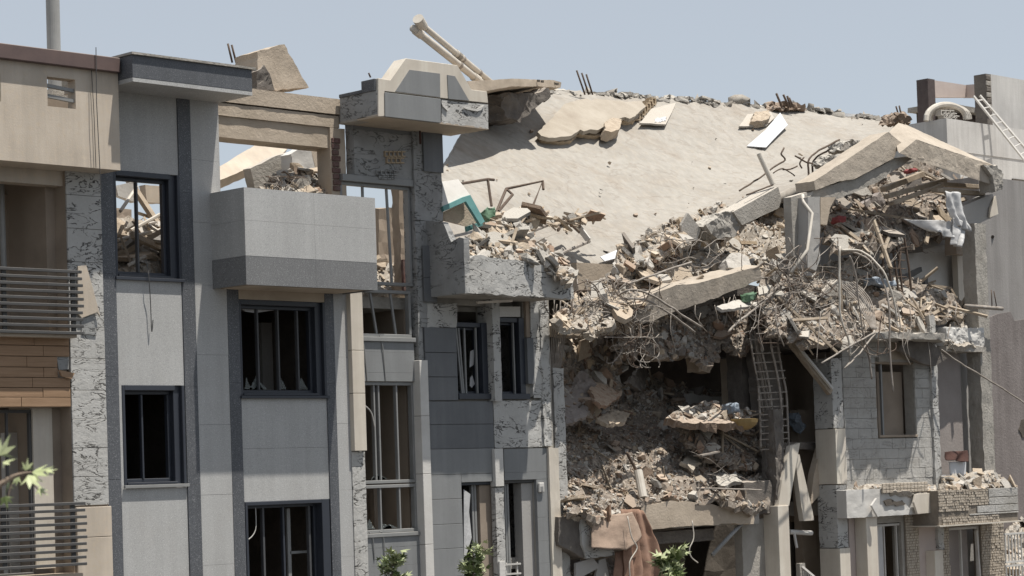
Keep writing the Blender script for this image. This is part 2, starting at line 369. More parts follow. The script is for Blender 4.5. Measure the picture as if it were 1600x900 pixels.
# mortar courses left where stone fell off
zz = [Z(130, q) for q in (790, 745, 700, 655, 610, 560, 512, 462, 410, 358, 306, 262)]
for i, (a, b) in enumerate(zip(zz, zz[1:])):
    MB().box(xm0+.004, xA1-.012, -.03-RND.uniform(0, .008), 0, a+.003, b-.003).build('mortar_course', m_mortar, A, bev=.004)
for a, b in ((0, Z(130, 840)), (Z(130, 840), Z(130, 792))):
    MB().box(xm0+.03, xA1+.02, -.05, 0, a+.004, b-.004).build('facing_slab', m_beige, A, bev=.005)
MB().box(xA0, xm0, .05, .3, Z(50, 287, .05), zb0).build('lintel', m_beige, A)
MB().box(xm0-.16, xm0, .28, 2.9, 0, zb0).build('side_wall', m_int, A)
MB().box(xA0, xm0-.16, 1.3, 1.45, zl1+.05, Z(50, 287, .05)).build('loggia_wall', m_int, A)
e = thing('loose_facing_slab', 'beige facing slab left hanging beside the upper railing', 'stone slab', at(140, 495, -.06))
pp('slab', m_beige, e, [(122, 416), (135, 414), (146, 452), (157, 495), (152, 488), (128, 497), (122, 490)], -.09, .03, bev=.004)
pp('slab_backing', m_mortar_d, e, [(127, 499), (145, 492), (151, 524), (128, 521)], -.055, .025)
MB().tube([at(68, 297, 1.3)+V((0, .02, 0)), at(68, 297, 1.3)-V((0, .12, 0))], .09, 14).build('dark_flue_plug', m_dark, A)  # dark plug in place of the shaded pipe opening
MB().box(X(74, 417, 1.3), X(80, 417, 1.3), 1.27, 1.3, Z(76, 421, 1.3), Z(76, 412, 1.3)).build('socket', m_white, A)
MB().tube([at(6, 418, .9), at(3, 330, .9), at(2, 288, .9)], .045, 8).build('drain_pipe', m_pipe_g, A)
# floors
for zz_, nm in ((zl1, 'balcony_floor'), (Z(60, 890)-.1, 'balcony_floor')):
    MB().box(xA0, X(120, 520, -.22), -.22, 2.9, zz_-.06, zz_+.02).build(nm, m_conc_b, A)
# wood cladding
zp = [Z(50, q) for q in (636, 621, 606, 590, 574, 557, 540, 526)]
wd = MB().box(xA0, xm0-.03, .03, .25, zl2, zl1-.06).build('apron_wall', m_int, A)
for i, (a, b) in enumerate(zip(zp, zp[1:])):
    x = xA0
    for xe in (X(-110, 560), X([30, 64, 48, 66, 40, 66, 52][i], 560), X(107 if i not in (3, 4) else 88, 560)):
        MB().box(x+.003, xe-.003, -.03-RND.uniform(0, .006), .03, a+.005, b-.004).build('plank', m_wood, wd, bev=.003); x = xe
pp('bare_patch', m_mortar_d, wd, [(87, 548), (108, 546), (108, 577), (92, 578)], 0.0, .02)
o = pp('loose_plank', m_wood, wd, [(92, 578), (117, 583), (112, 592), (97, 588)], -.09, .03)
# lower window and wall
MB().box(X(50, 700, .3), X(80, 700, .3), .26, .34, Z(60, 890), zl2).build('wall_panel', m_cream, A)
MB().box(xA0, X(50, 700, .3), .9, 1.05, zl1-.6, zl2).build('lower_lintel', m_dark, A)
window(A, (xA0+1.2, X(51, 700, .3), Z(60, 900), Z(40, 640, .3)), .3, m_rail, .05, .07, cols=(.55, .8))
MB().box(X(8, 740, 1.2), X(45, 740, 1.2), 1.2, 1.3, Z(30, 900), Z(30, 676, 1.2)).build('inner_panel', m_white, A)
# railings
def railing(lbl, y, xr, py0, py1, n):
    t = thing('balcony_railing', lbl, 'railing', (X(60, py1, y), y, Z(60, py1, y)-.02), 'railings of the beige building')
    za, zb_ = Z(60, py0, y), Z(60, py1, y)
    for i in range(n):
        z = zb_+(za-zb_)*i/(n-1)
        MB().box(xA0+.3, xr+RND.uniform(-.01, .02), y-.025, y+.025, z-.022, z+.022).build('bar', m_rail, t, bev=.004)
    for px in (112, 4, -90):
        xc = X(px, (py0+py1)/2, y+.03)
        MB().box(xc, xc+.07, y+.026, y+.07, zb_-.02, za+.02).build('post', m_rail, t, bev=.004)
    return t
railing('dark horizontal bar railing of the upper balcony above the wood cladding', -.25, X(128, 470, -.25), 422, 519, 10)
railing('dark horizontal bar railing of the lower balcony below the wood cladding', -.25, X(134, 840, -.25), 789, 885, 10)
for k in range(2):
    pass
c = thing('hanging_cable', 'thin grey cable pair hanging down the beige parapet wall', 'cable', at(155, 250, yb-.12))
MB().tube([at(150, 74, yb-.12), at(151, 160, yb-.12), at(156, 262, yb-.12), at(158, 300, yb-.12)], .007, 5).build('strand', m_rail, c)
MB().tube([at(143, 108, yb-.03), at(147, 180, yb-.03), at(150, 262, yb-.03)], .006, 5).build('strand', m_rail, c)
ch = thing('chimney_pipe', 'grey round flue pipe standing on the roof of the beige building', 'chimney pipe', at(84, 70, 1.0))
pa = at(84, 70, 1.0); pb = at(84, -60, 1.0); zr = pa.z
MB().tube([(pa.x, 1.0, zb1-.3), (pa.x, 1.0, pb.z)], .105, 20).build('pipe', m_pipe_g, ch, smooth=False)
MB().tube([(pa.x, 1.0, zb1-.2), (pa.x, 1.0, zb1-.05)], .14, 20).build('collar', m_conc, ch)

# ================================================================== BUILDING B (grey granite)
xB0 = xA1; xBe = X(543, 480)
B = thing('grey_granite_building', 'grey granite apartment house with dark vertical strips and a boxed balcony', 'apartment building', (xB0, 0, 0))
s1 = (xB0, X(181, 430)); s2 = (X(284, 430), X(304, 430)); s3 = (X(355, 480), X(373, 480)); s4 = (X(507, 480), X(521, 480))
W1 = rect(182, 270, 284, 434); W2 = rect(190, 602, 291, 757)
W1 = (s1[1], s2[0], W1[2], W1[3]); W2 = (s1[1]+.06, s2[0]-.02, W2[2], W2[3])
W3 = rect(374, 470, 507, 618); W3 = (s3[1], s4[0], W3[2], W3[3])
W4 = (s3[1]+.02, s4[0]-.02, .6, Z(449, 782))
zcan = Z(250, 146)
xUp = X(343, 240)
zflo = Z(470, 452)
wall_holes(B, xB0, xUp, zflo, zcan+.3, .06, .25, [W1], m_conc)
wall_holes(B, xB0, xBe, 0, zflo, .06, .25, [W2, W3, W4], m_conc)
# granite facing, piece by piece
zb = lambda a, b: split(a, b, 1.05)
def col(x0, x1, segs, y, mat, step=1.05):
    for a, b in segs: panels(B, x0, x1, split(a, b, step), y, .06-y-.001, mat)
col(*s1, [(0.0, Z(170, 268))], -.005, m_granite_d, 1.6)
col(*s2, [(0.0, zcan)], -.005, m_granite_d, 1.6)
col(*s3, [(0.0, zflo)], -.005, m_granite_d, 1.6)
col(*s4, [(0.0, zflo)], -.005, m_granite_d, 1.6)
col(s1[1], s2[0], [(0, W2[2]), (W2[3], W1[2]), (W1[3], zcan)], .015, m_granite, 1.5)
col(X(181, 200), s1[1], [(W1[3], zcan)], .013, m_granite, 1.5)
MB().box(s1[1], W2[0], .015, .059, W2[2], W2[3]).build('panel', m_granite, B); MB().box(W2[1], s2[0], .015, .059, W2[2], W2[3]).build('panel', m_granite, B)
xpil = s3[0]
col(s2[1], xUp, [(zflo, zcan)], .0, m_granite)
col(s2[1], xpil, [(0, zflo)], .0, m_granite)
col(s3[1], s4[0], [(W4[3], W3[2])], .015, m_granite, .8)
col(s4[1], xBe, [(0, zflo)], .0, m_granite)
panels(B, s3[1], s4[0], [W3[3], zflo], -.002, .06, m_conc_b)
# windows of B
for W, nm, cols, dep in ((W1, 'w', (.46,), .14), (W2, 'w', (.42,), .14), (W3, 'w', (.27, .54, .80), .14)):
    jm = MB(); jx = .05
    jm.box(W[0], W[0]+jx, .0, .3, W[2], W[3]); jm.box(W[1]-jx-.12, W[1], .05, .3, W[2], W[3]); jm.box(W[1]-jx, W[1], -.015, .05, W[2], W[3])
    jm.box(W[0]+jx, W[1]-jx-.12, .0, .3, W[3]-jx-.03, W[3]); jm.box(W[0]+jx, W[1]-jx-.12, -.02, .3, W[2], W[2]+.04)
    jj = jm.build('window_casing', m_frame_b, B, bev=.006)
    wi = window(jj, (W[0]+jx, W[1]-jx-.12, W[2]+.04, W[3]-jx-.03), dep, m_frame_b, .055, .08, cols=(), name='window_frame')
    for c_ in cols:
        xc = W[0]+jx+(W[1]-W[0]-2*jx-.12)*c_
        MB().box(xc-.016, xc+.016, dep-.02, dep+.05, W[2]+.09, W[3]-.14).build('mullion', m_frame_m if W is not W2 else m_frame_b, jj, bev=.004)
    MB().box(W[0]-.02, W[1]+.03, -.045, .0, W[2]-.05, W[2]-.002).build('sill', m_frame_b if W is not W2 else m_frame_g, B, bev=.004)
    if W is W3: shards(jj, (W[0]+.05, W[1]-.2, W[2]+.04, W[3]), dep+.03, 5, 3)
    if W is W3:
        pp('torn_blind', m_plastic, jj, [(374, 481), (398, 478), (425, 480), (428, 485), (412, 487), (400, 489), (385, 487)], dep+.12, .02)
jj = MB().box(W4[1]-.16, W4[1], .0, .3, W4[2], W4[3]).box(W4[0], W4[1]-.16, .0, .3, W4[3]-.06, W4[3]).box(W4[0], W4[0]+.05, .0, .3, W4[2], W4[3]-.06).build('door_casing', m_frame_b, B, bev=.006)
wi = window(jj, (W4[0]+.05, W4[1]-.16, W4[2], W4[3]-.06), .16, m_frame_b, .05, .07, name='door_frame')
for c_, a in ((.30, m_frame_m), (.56, m_frame_b), (.9, m_frame_m)):
    xc = W4[0]+(W4[1]-W4[0]-.15)*c_
    MB().box(xc-.02, xc+.02, .15, .22, W4[2]+.05, W4[3]-.1).build('mullion', a, jj, bev=.004)
lf = MB().box(X(447, 800, .35), X(452, 800, .35), .33, .37, W4[2], Z(448, 795)).box(X(483, 800, .35), X(487, 800, .35), .33, .37, W4[2], Z(485, 793)).box(X(452, 850, .35), X(483, 850, .35), .33, .37, Z(465, 866), Z(465, 862)).build('casement_leaf', m_frame_g, jj)
# what shows inside the rooms
MB().box(X(205, 690, 2.2), X(232, 690, 2.2), 2.2, 2.3, .9, W2[3]).build('inner_partition', m_int, B)
MB().box(X(410, 560, 1.8), X(452, 560, 1.8), 1.8, 1.9, W3[2]-.3, W3[3]-.2).build('inner_partition', m_plaster, B)
MB().box(X(466, 560, 2.6), X(500, 560, 2.6), 2.6, 2.7, W3[2]-.6, W3[3]-.5).build('inner_partition', m_int, B)
MB().prism([(W3[0]+.12, .34, W3[3]-.12), (W3[0]+.3, .36, W3[3]-.14), (W3[0]+.22, .33, W3[3]-.6), (W3[0]+.15, .35, W3[3]-.95)], (0, .02, 0)).build('torn_curtain', m_plaster_p, B)
MB().tube(smooth_pts([(W4[0]+.3, .12, W4[3]-.1), (W4[0]+.27, .1, W4[3]-.45), (W4[0]+.12, .12, W4[3]-.6), (W4[0]+.06, .14, W4[3]-.5)]), .008, 5).build('torn_seal', m_frame_w, B)
# canopy
ycn = -.85
cx0, cx1 = X(207, 110, ycn), X(394, 125, ycn); cz0, cz1 = Z(300, 138, ycn), Z(300, 97, ycn)
MB().box(cx0, cx1, ycn, .3, cz0+.06, cz1).build('canopy', m_granite_d, B, bev=.006)
MB().box(cx0+.001, cx1-.001, ycn+.003, .3, cz0, cz0+.06).build('canopy_trim', m_granite, B)
MB().box(cx0-.03, cx1+.05, ycn-.04, .35, cz1, cz1+.035).build('canopy_coping', m_conc, B)
# boxed balcony
ybl = -.85
bx0, bx1 = X(383, 370, ybl), X(588, 380, ybl); bz0, bz2 = Z(485, 449, ybl), Z(485, 301, ybl); bz1 = Z(485, 405, ybl)
bal = MB().box(bx0+.03, bx1-.03, ybl+.03, ybl+.16, bz0+.02, bz2-.004).box(bx0+.03, bx0+.16, ybl+.16, .0, bz0+.02, bz2-.004).box(bx1-.16, bx1-.03, ybl+.16, .0, bz0+.02, bz2-.004).build('balcony', m_conc, B)
xsb = [bx0, bx0+(bx1-bx0)*.52, bx1]
zsb = [bz1, bz1+(bz2-bz1)*.52, bz2]
for a, b in zip(xsb, xsb[1:]):
    for c_, d in zip(zsb, zsb[1:]): MB().box(a+.0012, b-.0012, ybl, ybl+.029, c_+.0012, d-.0012).build('panel', m_granite, bal)
    MB().box(a+.0012, b-.0012, ybl+.002, ybl+.029, bz0, bz1-.002).build('panel', m_granite_m, bal)
for c_, d, mm in ((bz0, bz1-.002, m_granite_m), (bz1, zsb[1], m_granite), (zsb[1], bz2, m_granite)):
    MB().box(bx0, bx0+.029, ybl+.0292, .06, c_+.001, d-.001).build('panel', mm, bal); MB().box(bx1-.029, bx1, ybl+.0292, .06, c_+.001, d-.001).build('panel', mm, bal)
MB().box(bx0+.16, bx1-.16, ybl+.16, .06, bz0+.005, bz0+.2).build('balcony_floor', m_conc_b, B)
# storey slabs, inner walls: dark rooms
xC1 = X(872, 640)
MB().box(xB0+.002, xBe, .25, 6, zflo-.15, zflo+.1).build('floor_slab', m_conc, B)
for q in (.9, .2):
    MB().box(xB0+.002, xBe, .25, 6, q-.2, q).build('floor_slab', m_conc, B)
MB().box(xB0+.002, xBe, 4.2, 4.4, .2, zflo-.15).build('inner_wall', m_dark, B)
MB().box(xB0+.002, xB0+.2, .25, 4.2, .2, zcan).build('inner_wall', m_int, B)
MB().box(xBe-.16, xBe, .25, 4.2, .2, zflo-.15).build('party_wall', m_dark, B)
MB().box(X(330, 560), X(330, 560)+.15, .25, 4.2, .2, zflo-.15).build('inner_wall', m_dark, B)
MB().box(xB0+.2, xUp-.02, .25, 1.3, zcan, zcan+.3).build('roof_slab', m_conc, B, rough=(.3, .03, 3))
MB().box(xB0+.2, xUp+1.3, 4.2, 4.4, zflo+.1, Z(250, 330, 4.2)).build('broken_inner_wall', m_int, B, rough=(.4, .06, 2))
# open frame over the balcony: two cracked beams and a pier
yB = .1
zba, zbb, zbc, zbd = Z(440, 144, yB), Z(440, 170, yB), Z(440, 190, yB), Z(440, 218, yB)
xf0, xf1 = xUp+.002, X(532, 170, yB)
MB().box(xf0, xf1, yB, yB+.35, zbb+.012, zba).build('edge_beam', m_conc_b, B, rough=(.16, .012, 1))
MB().box(xf0, xf1-.02, yB+.02, yB+.35, zbc, zbb-.012).build('edge_beam', m_conc_b, B, rough=(.16, .014, 2))
MB().box(xf0, X(519, 210, yB+.1), yB+.06, yB+.5, zbd-.05, zbc-.004).build('edge_beam', m_conc_b, B, rough=(.18, .012, 3))
xp0, xp1 = X(518, 260, yB), X(541, 260, yB)
zpb = Z(530, 320, yB)
pr = MB().box(xp0, xp1, yB+.01, yB+.36, zflo, zbc-.006).build('pier', m_conc_b, B, rough=(.15, .012, 4))
for i in range(9):
    z = Z(524, 214, yB-.02)-.10*(i+1)
    MB().box(xp0+.01+RND.uniform(0, .02), xp0+.17+RND.uniform(-.02, .03), yB-.022, yB+.02, z, z+.085).build('brick', m_redbrick, pr, bev=.008)
# ================================================================== BUILDING C (grey stone panels)
C0 = xBe
C_ = thing('grey_panel_building', 'grey stone panelled apartment house with gabled parapet, tall bay windows and stripped mortar', 'apartment building', (C0, 0, 0))
xCa = X(566, 650); xCb = X(650, 480); xCc = X(664, 570); xCd = X(681, 420)
xCe = X(872, 800)
zfl = Z(600, 450)                                  # upper floor of C
zpar = Z(640, 190)
# ---- left cream pilaster, its lower facing gone
xl0, xl1 = X(544, 560), X(563, 560)
for a, b in ((Z(554, 705), Z(554, 615)), (Z(554, 615), Z(554, 548)), (Z(554, 548), Z(552, 452))):
    MB().box(xl0, xl1, -.10, .1, a+.004, b-.004).build('facing_slab', m_cream, C_, bev=.005)
MB().box(xl0, xl1+.02, -.02, .25, 0, Z(556, 706)).build('pilaster_core', m_mortar, C_, rough=(.1, .014, 5))
MB().box(xl0, xl1, .1, .25, Z(556, 705), zfl).build('pilaster_back', m_conc, C_)
# ---- bay: wall, bands, windows
xb0, xb1_ = xl1+.003, X(653, 620)
W5 = (xb0-.25, X(643, 370, .1), zfl+.06, Z(600, 289, .1))
W6 = (xb0, xb1_, Z(606, 527, .1), zfl-.02)
W7 = (xb0, xb1_, Z(612, 755, .1), Z(610, 597, .1))
W8 = (xb0, xb1_, Z(612, 832, .1), Z(612, 757, .1))
yw = .08
def frame_obj(W, cols, rows, y=.1, casing=m_frame_g, fw=.055, nm='bay_window', tilt=None):
    o = window(C_, W, y, casing, fw, .1, cols=[] if tilt else cols, rows=rows, name=nm)
    if tilt:
        for c_, t in zip(cols, tilt):
            xc = W[0]+(W[1]-W[0])*c_
            MB().beam((xc-t, y+.05, W[3]-.06), (xc+t, y+.05, W[2]+.06), .04, .04, side=(0, 1, 0)).build('mullion', casing, o, bev=.004)
    return o
frame_obj(W5, (.34, .70), (), tilt=(.0, .03))
frame_obj(W6, (.35, .70), (), tilt=(.06, .05))
o7 = frame_obj(W7, (.30, .38, .70), (), )
o8 = frame_obj(W8, (.36, .70), ())
shards(o7, W7, .15, 2, 8); shards(o8, W8, .15, 3, 9)
for W, yb_, f, s in ((W7, .13, .05, .3), ):
    pass
MB().tube(smooth_pts([(W7[0]+.02, .06, W7[3]-.35), (W7[0]+.22, .03, W7[3]-.5), (W7[0]+.3, .03, W7[3]-.75)]), .012, 5).build('torn_seal', m_frame_w, o7)
for a, b in ((.2, .35), (.6, .75)):
    MB().tube(smooth_pts([(W8[0]+a*.6, .06, W8[2]+.03), (W8[0]+a*.6+.07, .04, W8[2]-.1), (W8[0]+a*.6+.1, .05, W8[2]-.8*b*1.6)]), .01, 5).build('torn_seal', m_frame_g, o8)
for a in (.1, .62):
    MB().tube(smooth_pts([(W6[0]+a*.8, .06, W6[2]+.03), (W6[0]+a*.8+.05, .04, W6[2]-.2), (W6[0]+a*.8+.1, .05, W6[2]-.75)]), .01, 5).build('torn_seal', m_frame_g, C_)
zs_ = [W7[3]+.01, Z(608, 582), Z(608, 550), W6[2]-.08]
MB().box(xb0, xb1_, .1, .25, W7[3]+.001, W6[2]-.002).build('band_wall', m_conc, C_)
panels(C_, xb0, xb1_, zs_, .06, .04, m_panel)
MB().box(xb0, xb1_+.02, .02, .12, W6[2]-.078, W6[2]-.004).build('sill', m_frame_g, C_, bev=.006)
MB().box(xb0, xb1_, .1, .25, 0, W8[2]-.002).build('band_wall', m_conc, C_)
panels(C_, xb0, xb1_, [.0, 1.2, 2.2, Z(614, 884), Z(614, 855), W8[2]-.07], .06, .04, m_panel)
MB().box(xb0, xb1_+.01, .03, .12, W8[2]-.068, W8[2]-.004).build('sill', m_frame_g, C_, bev=.006)
# rough wall over W5 with broken hollow bricks
xr0 = X(552, 240, .06)
rw = MB().box(xr0, W5[1]+.01, .04, .25, W5[3]+.12, Z(600, 207, .04)).build('stripped_wall', m_mortar_d, C_, rough=(.12, .02, 7))
MB().box(xr0, W5[1]+.01, .06, .25, Z(600, 207, .04)+.002, zpar+.1).build('smooth_band', m_panel, C_)
for gx0, gx1, gy0, gy1, n in ((601, 634, 236, 245, 5), (604, 632, 246, 255, 4), (588, 622, 266, 274, 5), (592, 618, 275, 280, 4)):
    for i in range(n):
        xa = gx0+(gx1-gx0)*i/n
        r = rect(xa+.5, gy0, xa+(gx1-gx0)/n-.5, gy1, .0)
        MB().box(r[0], r[1], -.005, .04, r[2], r[2]+.02).box(r[0], r[1], -.005, .04, r[3]-.02, r[3]).box(r[0], r[0]+.015, -.005, .04, r[2]+.02, r[3]-.02).build('hollow_brick', m_brickp if gy0 < 250 else m_mortar_d, rw)
MB().box(W5[0], W5[1]+.03, .02, .2, W5[3]+.002, W5[3]+.118).build('window_head', m_frame_g, C_, bev=.006)
# narrow rough column beside the bay
xk0, xk1 = W5[1]+.012, X(690, 270, .0)
kc = MB().box(xk0, xk1, .0, .3, Z(668, 345), zpar+.1).build('stripped_column', m_mortar_d, C_, rough=(.11, .02, 8))
MB().box(xk0, X(681, 420, 0), .01, .3, Z(668, 512), Z(668, 345)-.003).build('stripped_column', m_mortar_d, C_, rough=(.11, .018, 9))
MB().box(xk1-.45, xk1+.01, -.045, -.02, Z(672, 269), Z(672, 203)).build('panel', m_panel_d, C_, bev=.004)
xq0, xq1 = X(661, 430, -.03), X(681, 430, -.03)
for a, b in ((384, 434), (434, 472)):
    MB().box(xq0, xq1, -.05, -.02, Z(672, b, -.03)+.003, Z(672, a, -.03)-.003).build('panel', m_panel_d, C_, bev=.004)
MB().tube([at(656, 198, -.1), at(657, 225, -.1)], .02, 5).build('drip_pipe', m_rust, C_)
# ---- cream strip right of bay
xs0, xs1 = X(655, 610, -.05), X(668, 610, -.05)
zc_ = [0, Z(675, 850), Z(670, 740), Z(664, 650), Z(660, 563)]
for a, b in zip(zc_, zc_[1:]): MB().box(xs0, xs1, -.08, .25, a+.003, b-.003).build('facing_slab', m_white, C_, bev=.005)
MB().box(xk0, xs1, .02, .25, Z(660, 563)+.003, Z(668, 512)-.003).build('stripped_column', m_mortar_d, C_, rough=(.1, .016, 3))
# ---- right half: structural wall with four openings
xw0 = xs1+.003
W9 = rect(714, 477, 764, 622); W10 = rect(779, 470, 822, 622)
D1 = (X(723, 830), X(775, 830), .0, Z(750, 753)); D2 = (X(787, 830), X(840, 830), .0, Z(813, 750))
zcb = Z(800, 466)
wall_holes(C_, xw0, xCe, 0, zcb+.3, .06, .3, [W9, W10, D1, D2], m_conc)
# grey stone panels in rows, upper ones darkened for the balcony shade
xp = X(714, 560); xpe = X(770, 660)
rows = [Z(690, q) for q in (512, 551, 589, 626)]
for a, b in zip(rows, rows[1:]):
    MB().box(xw0+.01, xp-.005, -.01, .058, b+.004, a-.004).build('panel', m_panel_d, C_, bev=.004)
pp('scorched_patch', m_mortar, C_, jag([(668, 474), (714, 474), (714, 511), (668, 511)], 1, 8, 3), .0, .058)
rows = [Z(720, q) for q in (627, 663, 701, 741, 779, 818, 856, 900, 940)]+[0.0]
xm = X(772, 700); xm2 = X(787, 700)
for i, (a, b) in enumerate(zip(rows, rows[1:])):
    x1_ = xm if a > D1[3]+.05 else D1[0]
    mm = m_panel_d if i < 2 else m_panel
    top = a
    if a > D1[3] > b:
        MB().box(xw0+.01, D1[0]-.003, -.01, .058, b+.003, a-.003).build('panel', mm, C_, bev=.004)
        MB().box(D1[0], xm-.003, -.01, .058, D1[3]+.002, a-.003).build('panel', mm, C_, bev=.004)
    else: MB().box(xw0+.01, x1_-.003, -.01, .058, b+.003, a-.003).build('panel', mm, C_, bev=.004)
# mid post between the windows (rough) and cream strip under it
MB().box(X(764, 560), X(783, 560, -.12), -.12, .25, Z(772, 627), zcb).build('stripped_post', m_mortar, C_, rough=(.1, .018, 2))
MB().box(X(774, 730, -.08), X(787, 730, -.08), -.08, .058, Z(780, 760), Z(780, 701)).build('facing_slab', m_white, C_, bev=.005)
MB().box(X(776, 830, -.05), X(789, 830, -.05), -.05, .058, 0, Z(782, 762)).build('stripped_post', m_mortar, C_, rough=(.1, .014, 6))
MB().box(X(780, 880, -.08), X(789, 880, -.08), -.09, -.052, Z(786, 905), Z(786, 876)).build('facing_slab', m_white, C_, bev=.005)
# right rough zone
xrr = X(854, 640)
MB().box(X(772, 660), xrr, .0, .058, Z(812, 699), Z(812, 626)).build('stripped_wall', m_mortar, C_, rough=(.12, .016, 4))
MB().box(X(830, 560), X(856, 560), -.02, .058, Z(842, 622), zcb).build('stripped_wall', m_mortar, C_, rough=(.12, .02, 5))
MB().box(X(822, 500), X(830, 500), .0, .058, Z(826, 527), zcb).build('brown_strip', m_int, C_)
MB().box(X(822, 560), X(832, 560), -.04, .058, Z(826, 600), Z(826, 528)).build('panel', m_panel_d, C_, bev=.004)
pr_ = [Z(815, q) for q in (700, 737, 750)]
xre = X(856, 730)
panels(C_, X(787, 720), xre, [D2[3]+.003, Z(815, 738), Z(815, 701)], -.01, .068, m_panel)
panels(C_, D2[1], X(862, 830), [0, .9, 1.8, Z(850, 880), Z(850, 845), Z(850, 808), D2[3]], -.01, .068, m_panel)
ic = MB().box(X(843, 762, -.06), X(851, 762, -.06), -.06, -.011, Z(847, 769), Z(847, 754)).build('intercom', m_frame_w, C_, bev=.01)
MB().box(X(845, 762, -.065), X(849, 762, -.065), -.066, -.06, Z(847, 767), Z(847, 760)).build('speaker_grille', m_frame_g, ic)
# lit end face of C with ragged edge
MB().box(xCe-.25, xCe, -.06, .4, 0, Z(862, 700)).build('end_wall', m_cream, C_, rough=(.2, .01, 3))
MB().box(X(845, 600), X(857, 600), -.04, .4, Z(862, 698), zcb-.1).build('end_wall', m_mortar, C_, rough=(.1, .07, 4))
# windows W9 / W10 and doors
for W, k in ((W9, 0), (W10, 1)):
    cs_ = MB().box(W[0], W[0]+.05, .06, .3, W[2], W[3]-.3).box(W[1]-.13, W[1], .03, .3, W[2]+.08, W[3]-.3).box(W[0], W[1]+.04, -.03, .3, W[2]-.02, W[2]+.08).box(W[0], W[1], .06, .3, W[3]-.38, W[3]-.3).build('window_casing', m_frame_b, C_, bev=.005)
    window(cs_, (W[0]+.05, W[1]-.13, W[2]+.08, W[3]-.38), .16, m_frame_b, .045, .07, name='window_frame')
    MB().box(W[1]-.22, W[1]-.19, .1, .14, W[2]+.08, W[3]-.38).build('guide_rail', m_frame_g, cs_)
    if k == 0:
        for q, t in ((.1, .12), (.16, .1), (.3, .02)):
            MB().beam((W[0]+q, .12, W[3]-.4), (W[0]+q+t, .14, W[2]+.09), .03, .035).build('loose_bar', m_frame_g, cs_)
        pp('torn_blind', m_plastic, cs_, [(735, 549), (741, 546), (740, 570), (734, 574)], .2, .01)
        pp('torn_blind', m_plastic, cs_, [(735, 590), (738, 586), (742, 600), (737, 606), (734, 602)], .2, .01)
    else: pp('blind_box', m_white, cs_, [(779, 479), (813, 479), (813, 495), (779, 495)], .05, .05)
for Dr, k in ((D1, 0), (D2, 1)):
    fr = MB().box(Dr[0], Dr[0]+.04, .05, .3, 0, Dr[3]).box(Dr[0]+.04, Dr[1], .05, .3, Dr[3]-.05, Dr[3]).build('door_frame', m_rail if k else m_frame_b, C_, bev=.005)
    for q in (.12, .5, .58) if k == 0 else (.25, .32, .78):
        MB().box(Dr[0]+(Dr[1]-Dr[0])*q-.025, Dr[0]+(Dr[1]-Dr[0])*q+.025, .14, .2, 0, Dr[3]-.05).build('mullion', m_frame_g, fr, bev=.004)
    MB().box(Dr[1]-.28, Dr[1]-.001, .1, .3, 0, Dr[3]-.06).build('jamb_panel', m_int if k == 0 else m_plaster, C_)
    if k:
        gr = MB().box(Dr[0]+.1, Dr[0]+.13, .08, .11, 0, Dr[3]-1.45).box(Dr[0]+.38, Dr[0]+.41, .08, .11, 0, Dr[3]-1.45).build('window_guard', m_frame_w, C_)
        for q in range(10):
            z = Dr[3]-1.47-.17*q
            if z > .1: MB().box(Dr[0]+.06, Dr[0]+.46, .055, .08, z-.03, z).build('bar', m_frame_w, gr)
    else:
        MB().prism([at(725, 765, .04), at(735, 772, .02), at(733, 800, .05), at(737, 840, .03), at(728, 870, .04), at(725, 870, .05)], (0, .02, 0)).build('torn_curtain', m_plastic, C_)
# rooms of C
for q in (zfl-.12, Z(660, 850)-.35, .22):
    MB().box(C0+.002, xCe-.26, .3, 6, q-.2, q).build('floor_slab', m_conc, C_)
MB().box(C0+.002, xCe-.26, 4.0, 4.2, .22, zfl-.32).build('inner_wall', m_int, C_)
MB().box(xCe-.26, xCe-.06, .4, 6, 0, zcb-.2).build('inner_wall', m_mortar_d, C_)
MB().box(xb1_-.0, xb1_+.12, .3, 4.0, .22, zfl-.32).build('inner_wall', m_int, C_)
MB().box(xb0+1.0, xb0+1.12, .9, 1.0, .22, W8[3]).build('inner_post', m_int, C_)
MB().box(X(626, 380, .9), X(640, 380, .9), .9, 1.1, zfl, W5[3]+.1).build('inner_post', m_int, C_, rough=(.2, .03, 3))
MB().box(X(630, 430, .85), X(642, 430, .85), .84, .895, zfl, Z(636, 406, .85)).build('red_tiled_post', m_redbrick, C_)
MB().box(X(590, 300, 1.8), X(624, 300, 1.8), 1.8, 1.95, zfl, Z(600, 326, 1.8)).build('broken_inner_wall', m_int, C_, rough=(.25, .05, 6))
# ---- parapet
yp = -.9
zp0 = Z(650, 188, yp)
pxl, pxr = X(590, 150, yp), X(763, 175, yp)
ztp = Z(600, 123, yp)
PR = MB().box(pxl+.03, pxr-.01, yp+.05, yp+.3, zp0+.02, Z(750, 160, yp)).build('parapet_core', m_conc, C_)
gp = [(591, 122), (610, 125), (634, 91), (715, 102), (737, 140), (761, 143), (763, 161), (734, 158), (689, 153), (601, 142.5), (602, 181.5), (591, 182)]
P_ = [at(x, y, yp) for x, y in gp]
for p in P_: p.y = yp+.0
MB().prism(P_, (0, .3, 0)).build('parapet_gable', m_cream, C_, bev=.006)
for poly, mm in (([(618, 142.6), (640, 109), (687.5, 115), (688, 152)], m_panel), ([(699, 117), (711, 119), (733, 157), (701, 154.5)], m_panel)):
    pp('panel', mm, C_, poly, yp-.012, .011)
pp('panel', m_panel, C_, [(601.5, 144), (689, 154.5), (689, 192), (602, 182)], yp-.02, .019, bev=.004)
pp('stripped_panel', m_mortar, C_, jag([(690, 155), (701, 158), (733, 161), (763, 163), (763, 201), (690, 192.5)], .5, 8, 2), yp+.01, .039, rough=(.08, .008, 3))
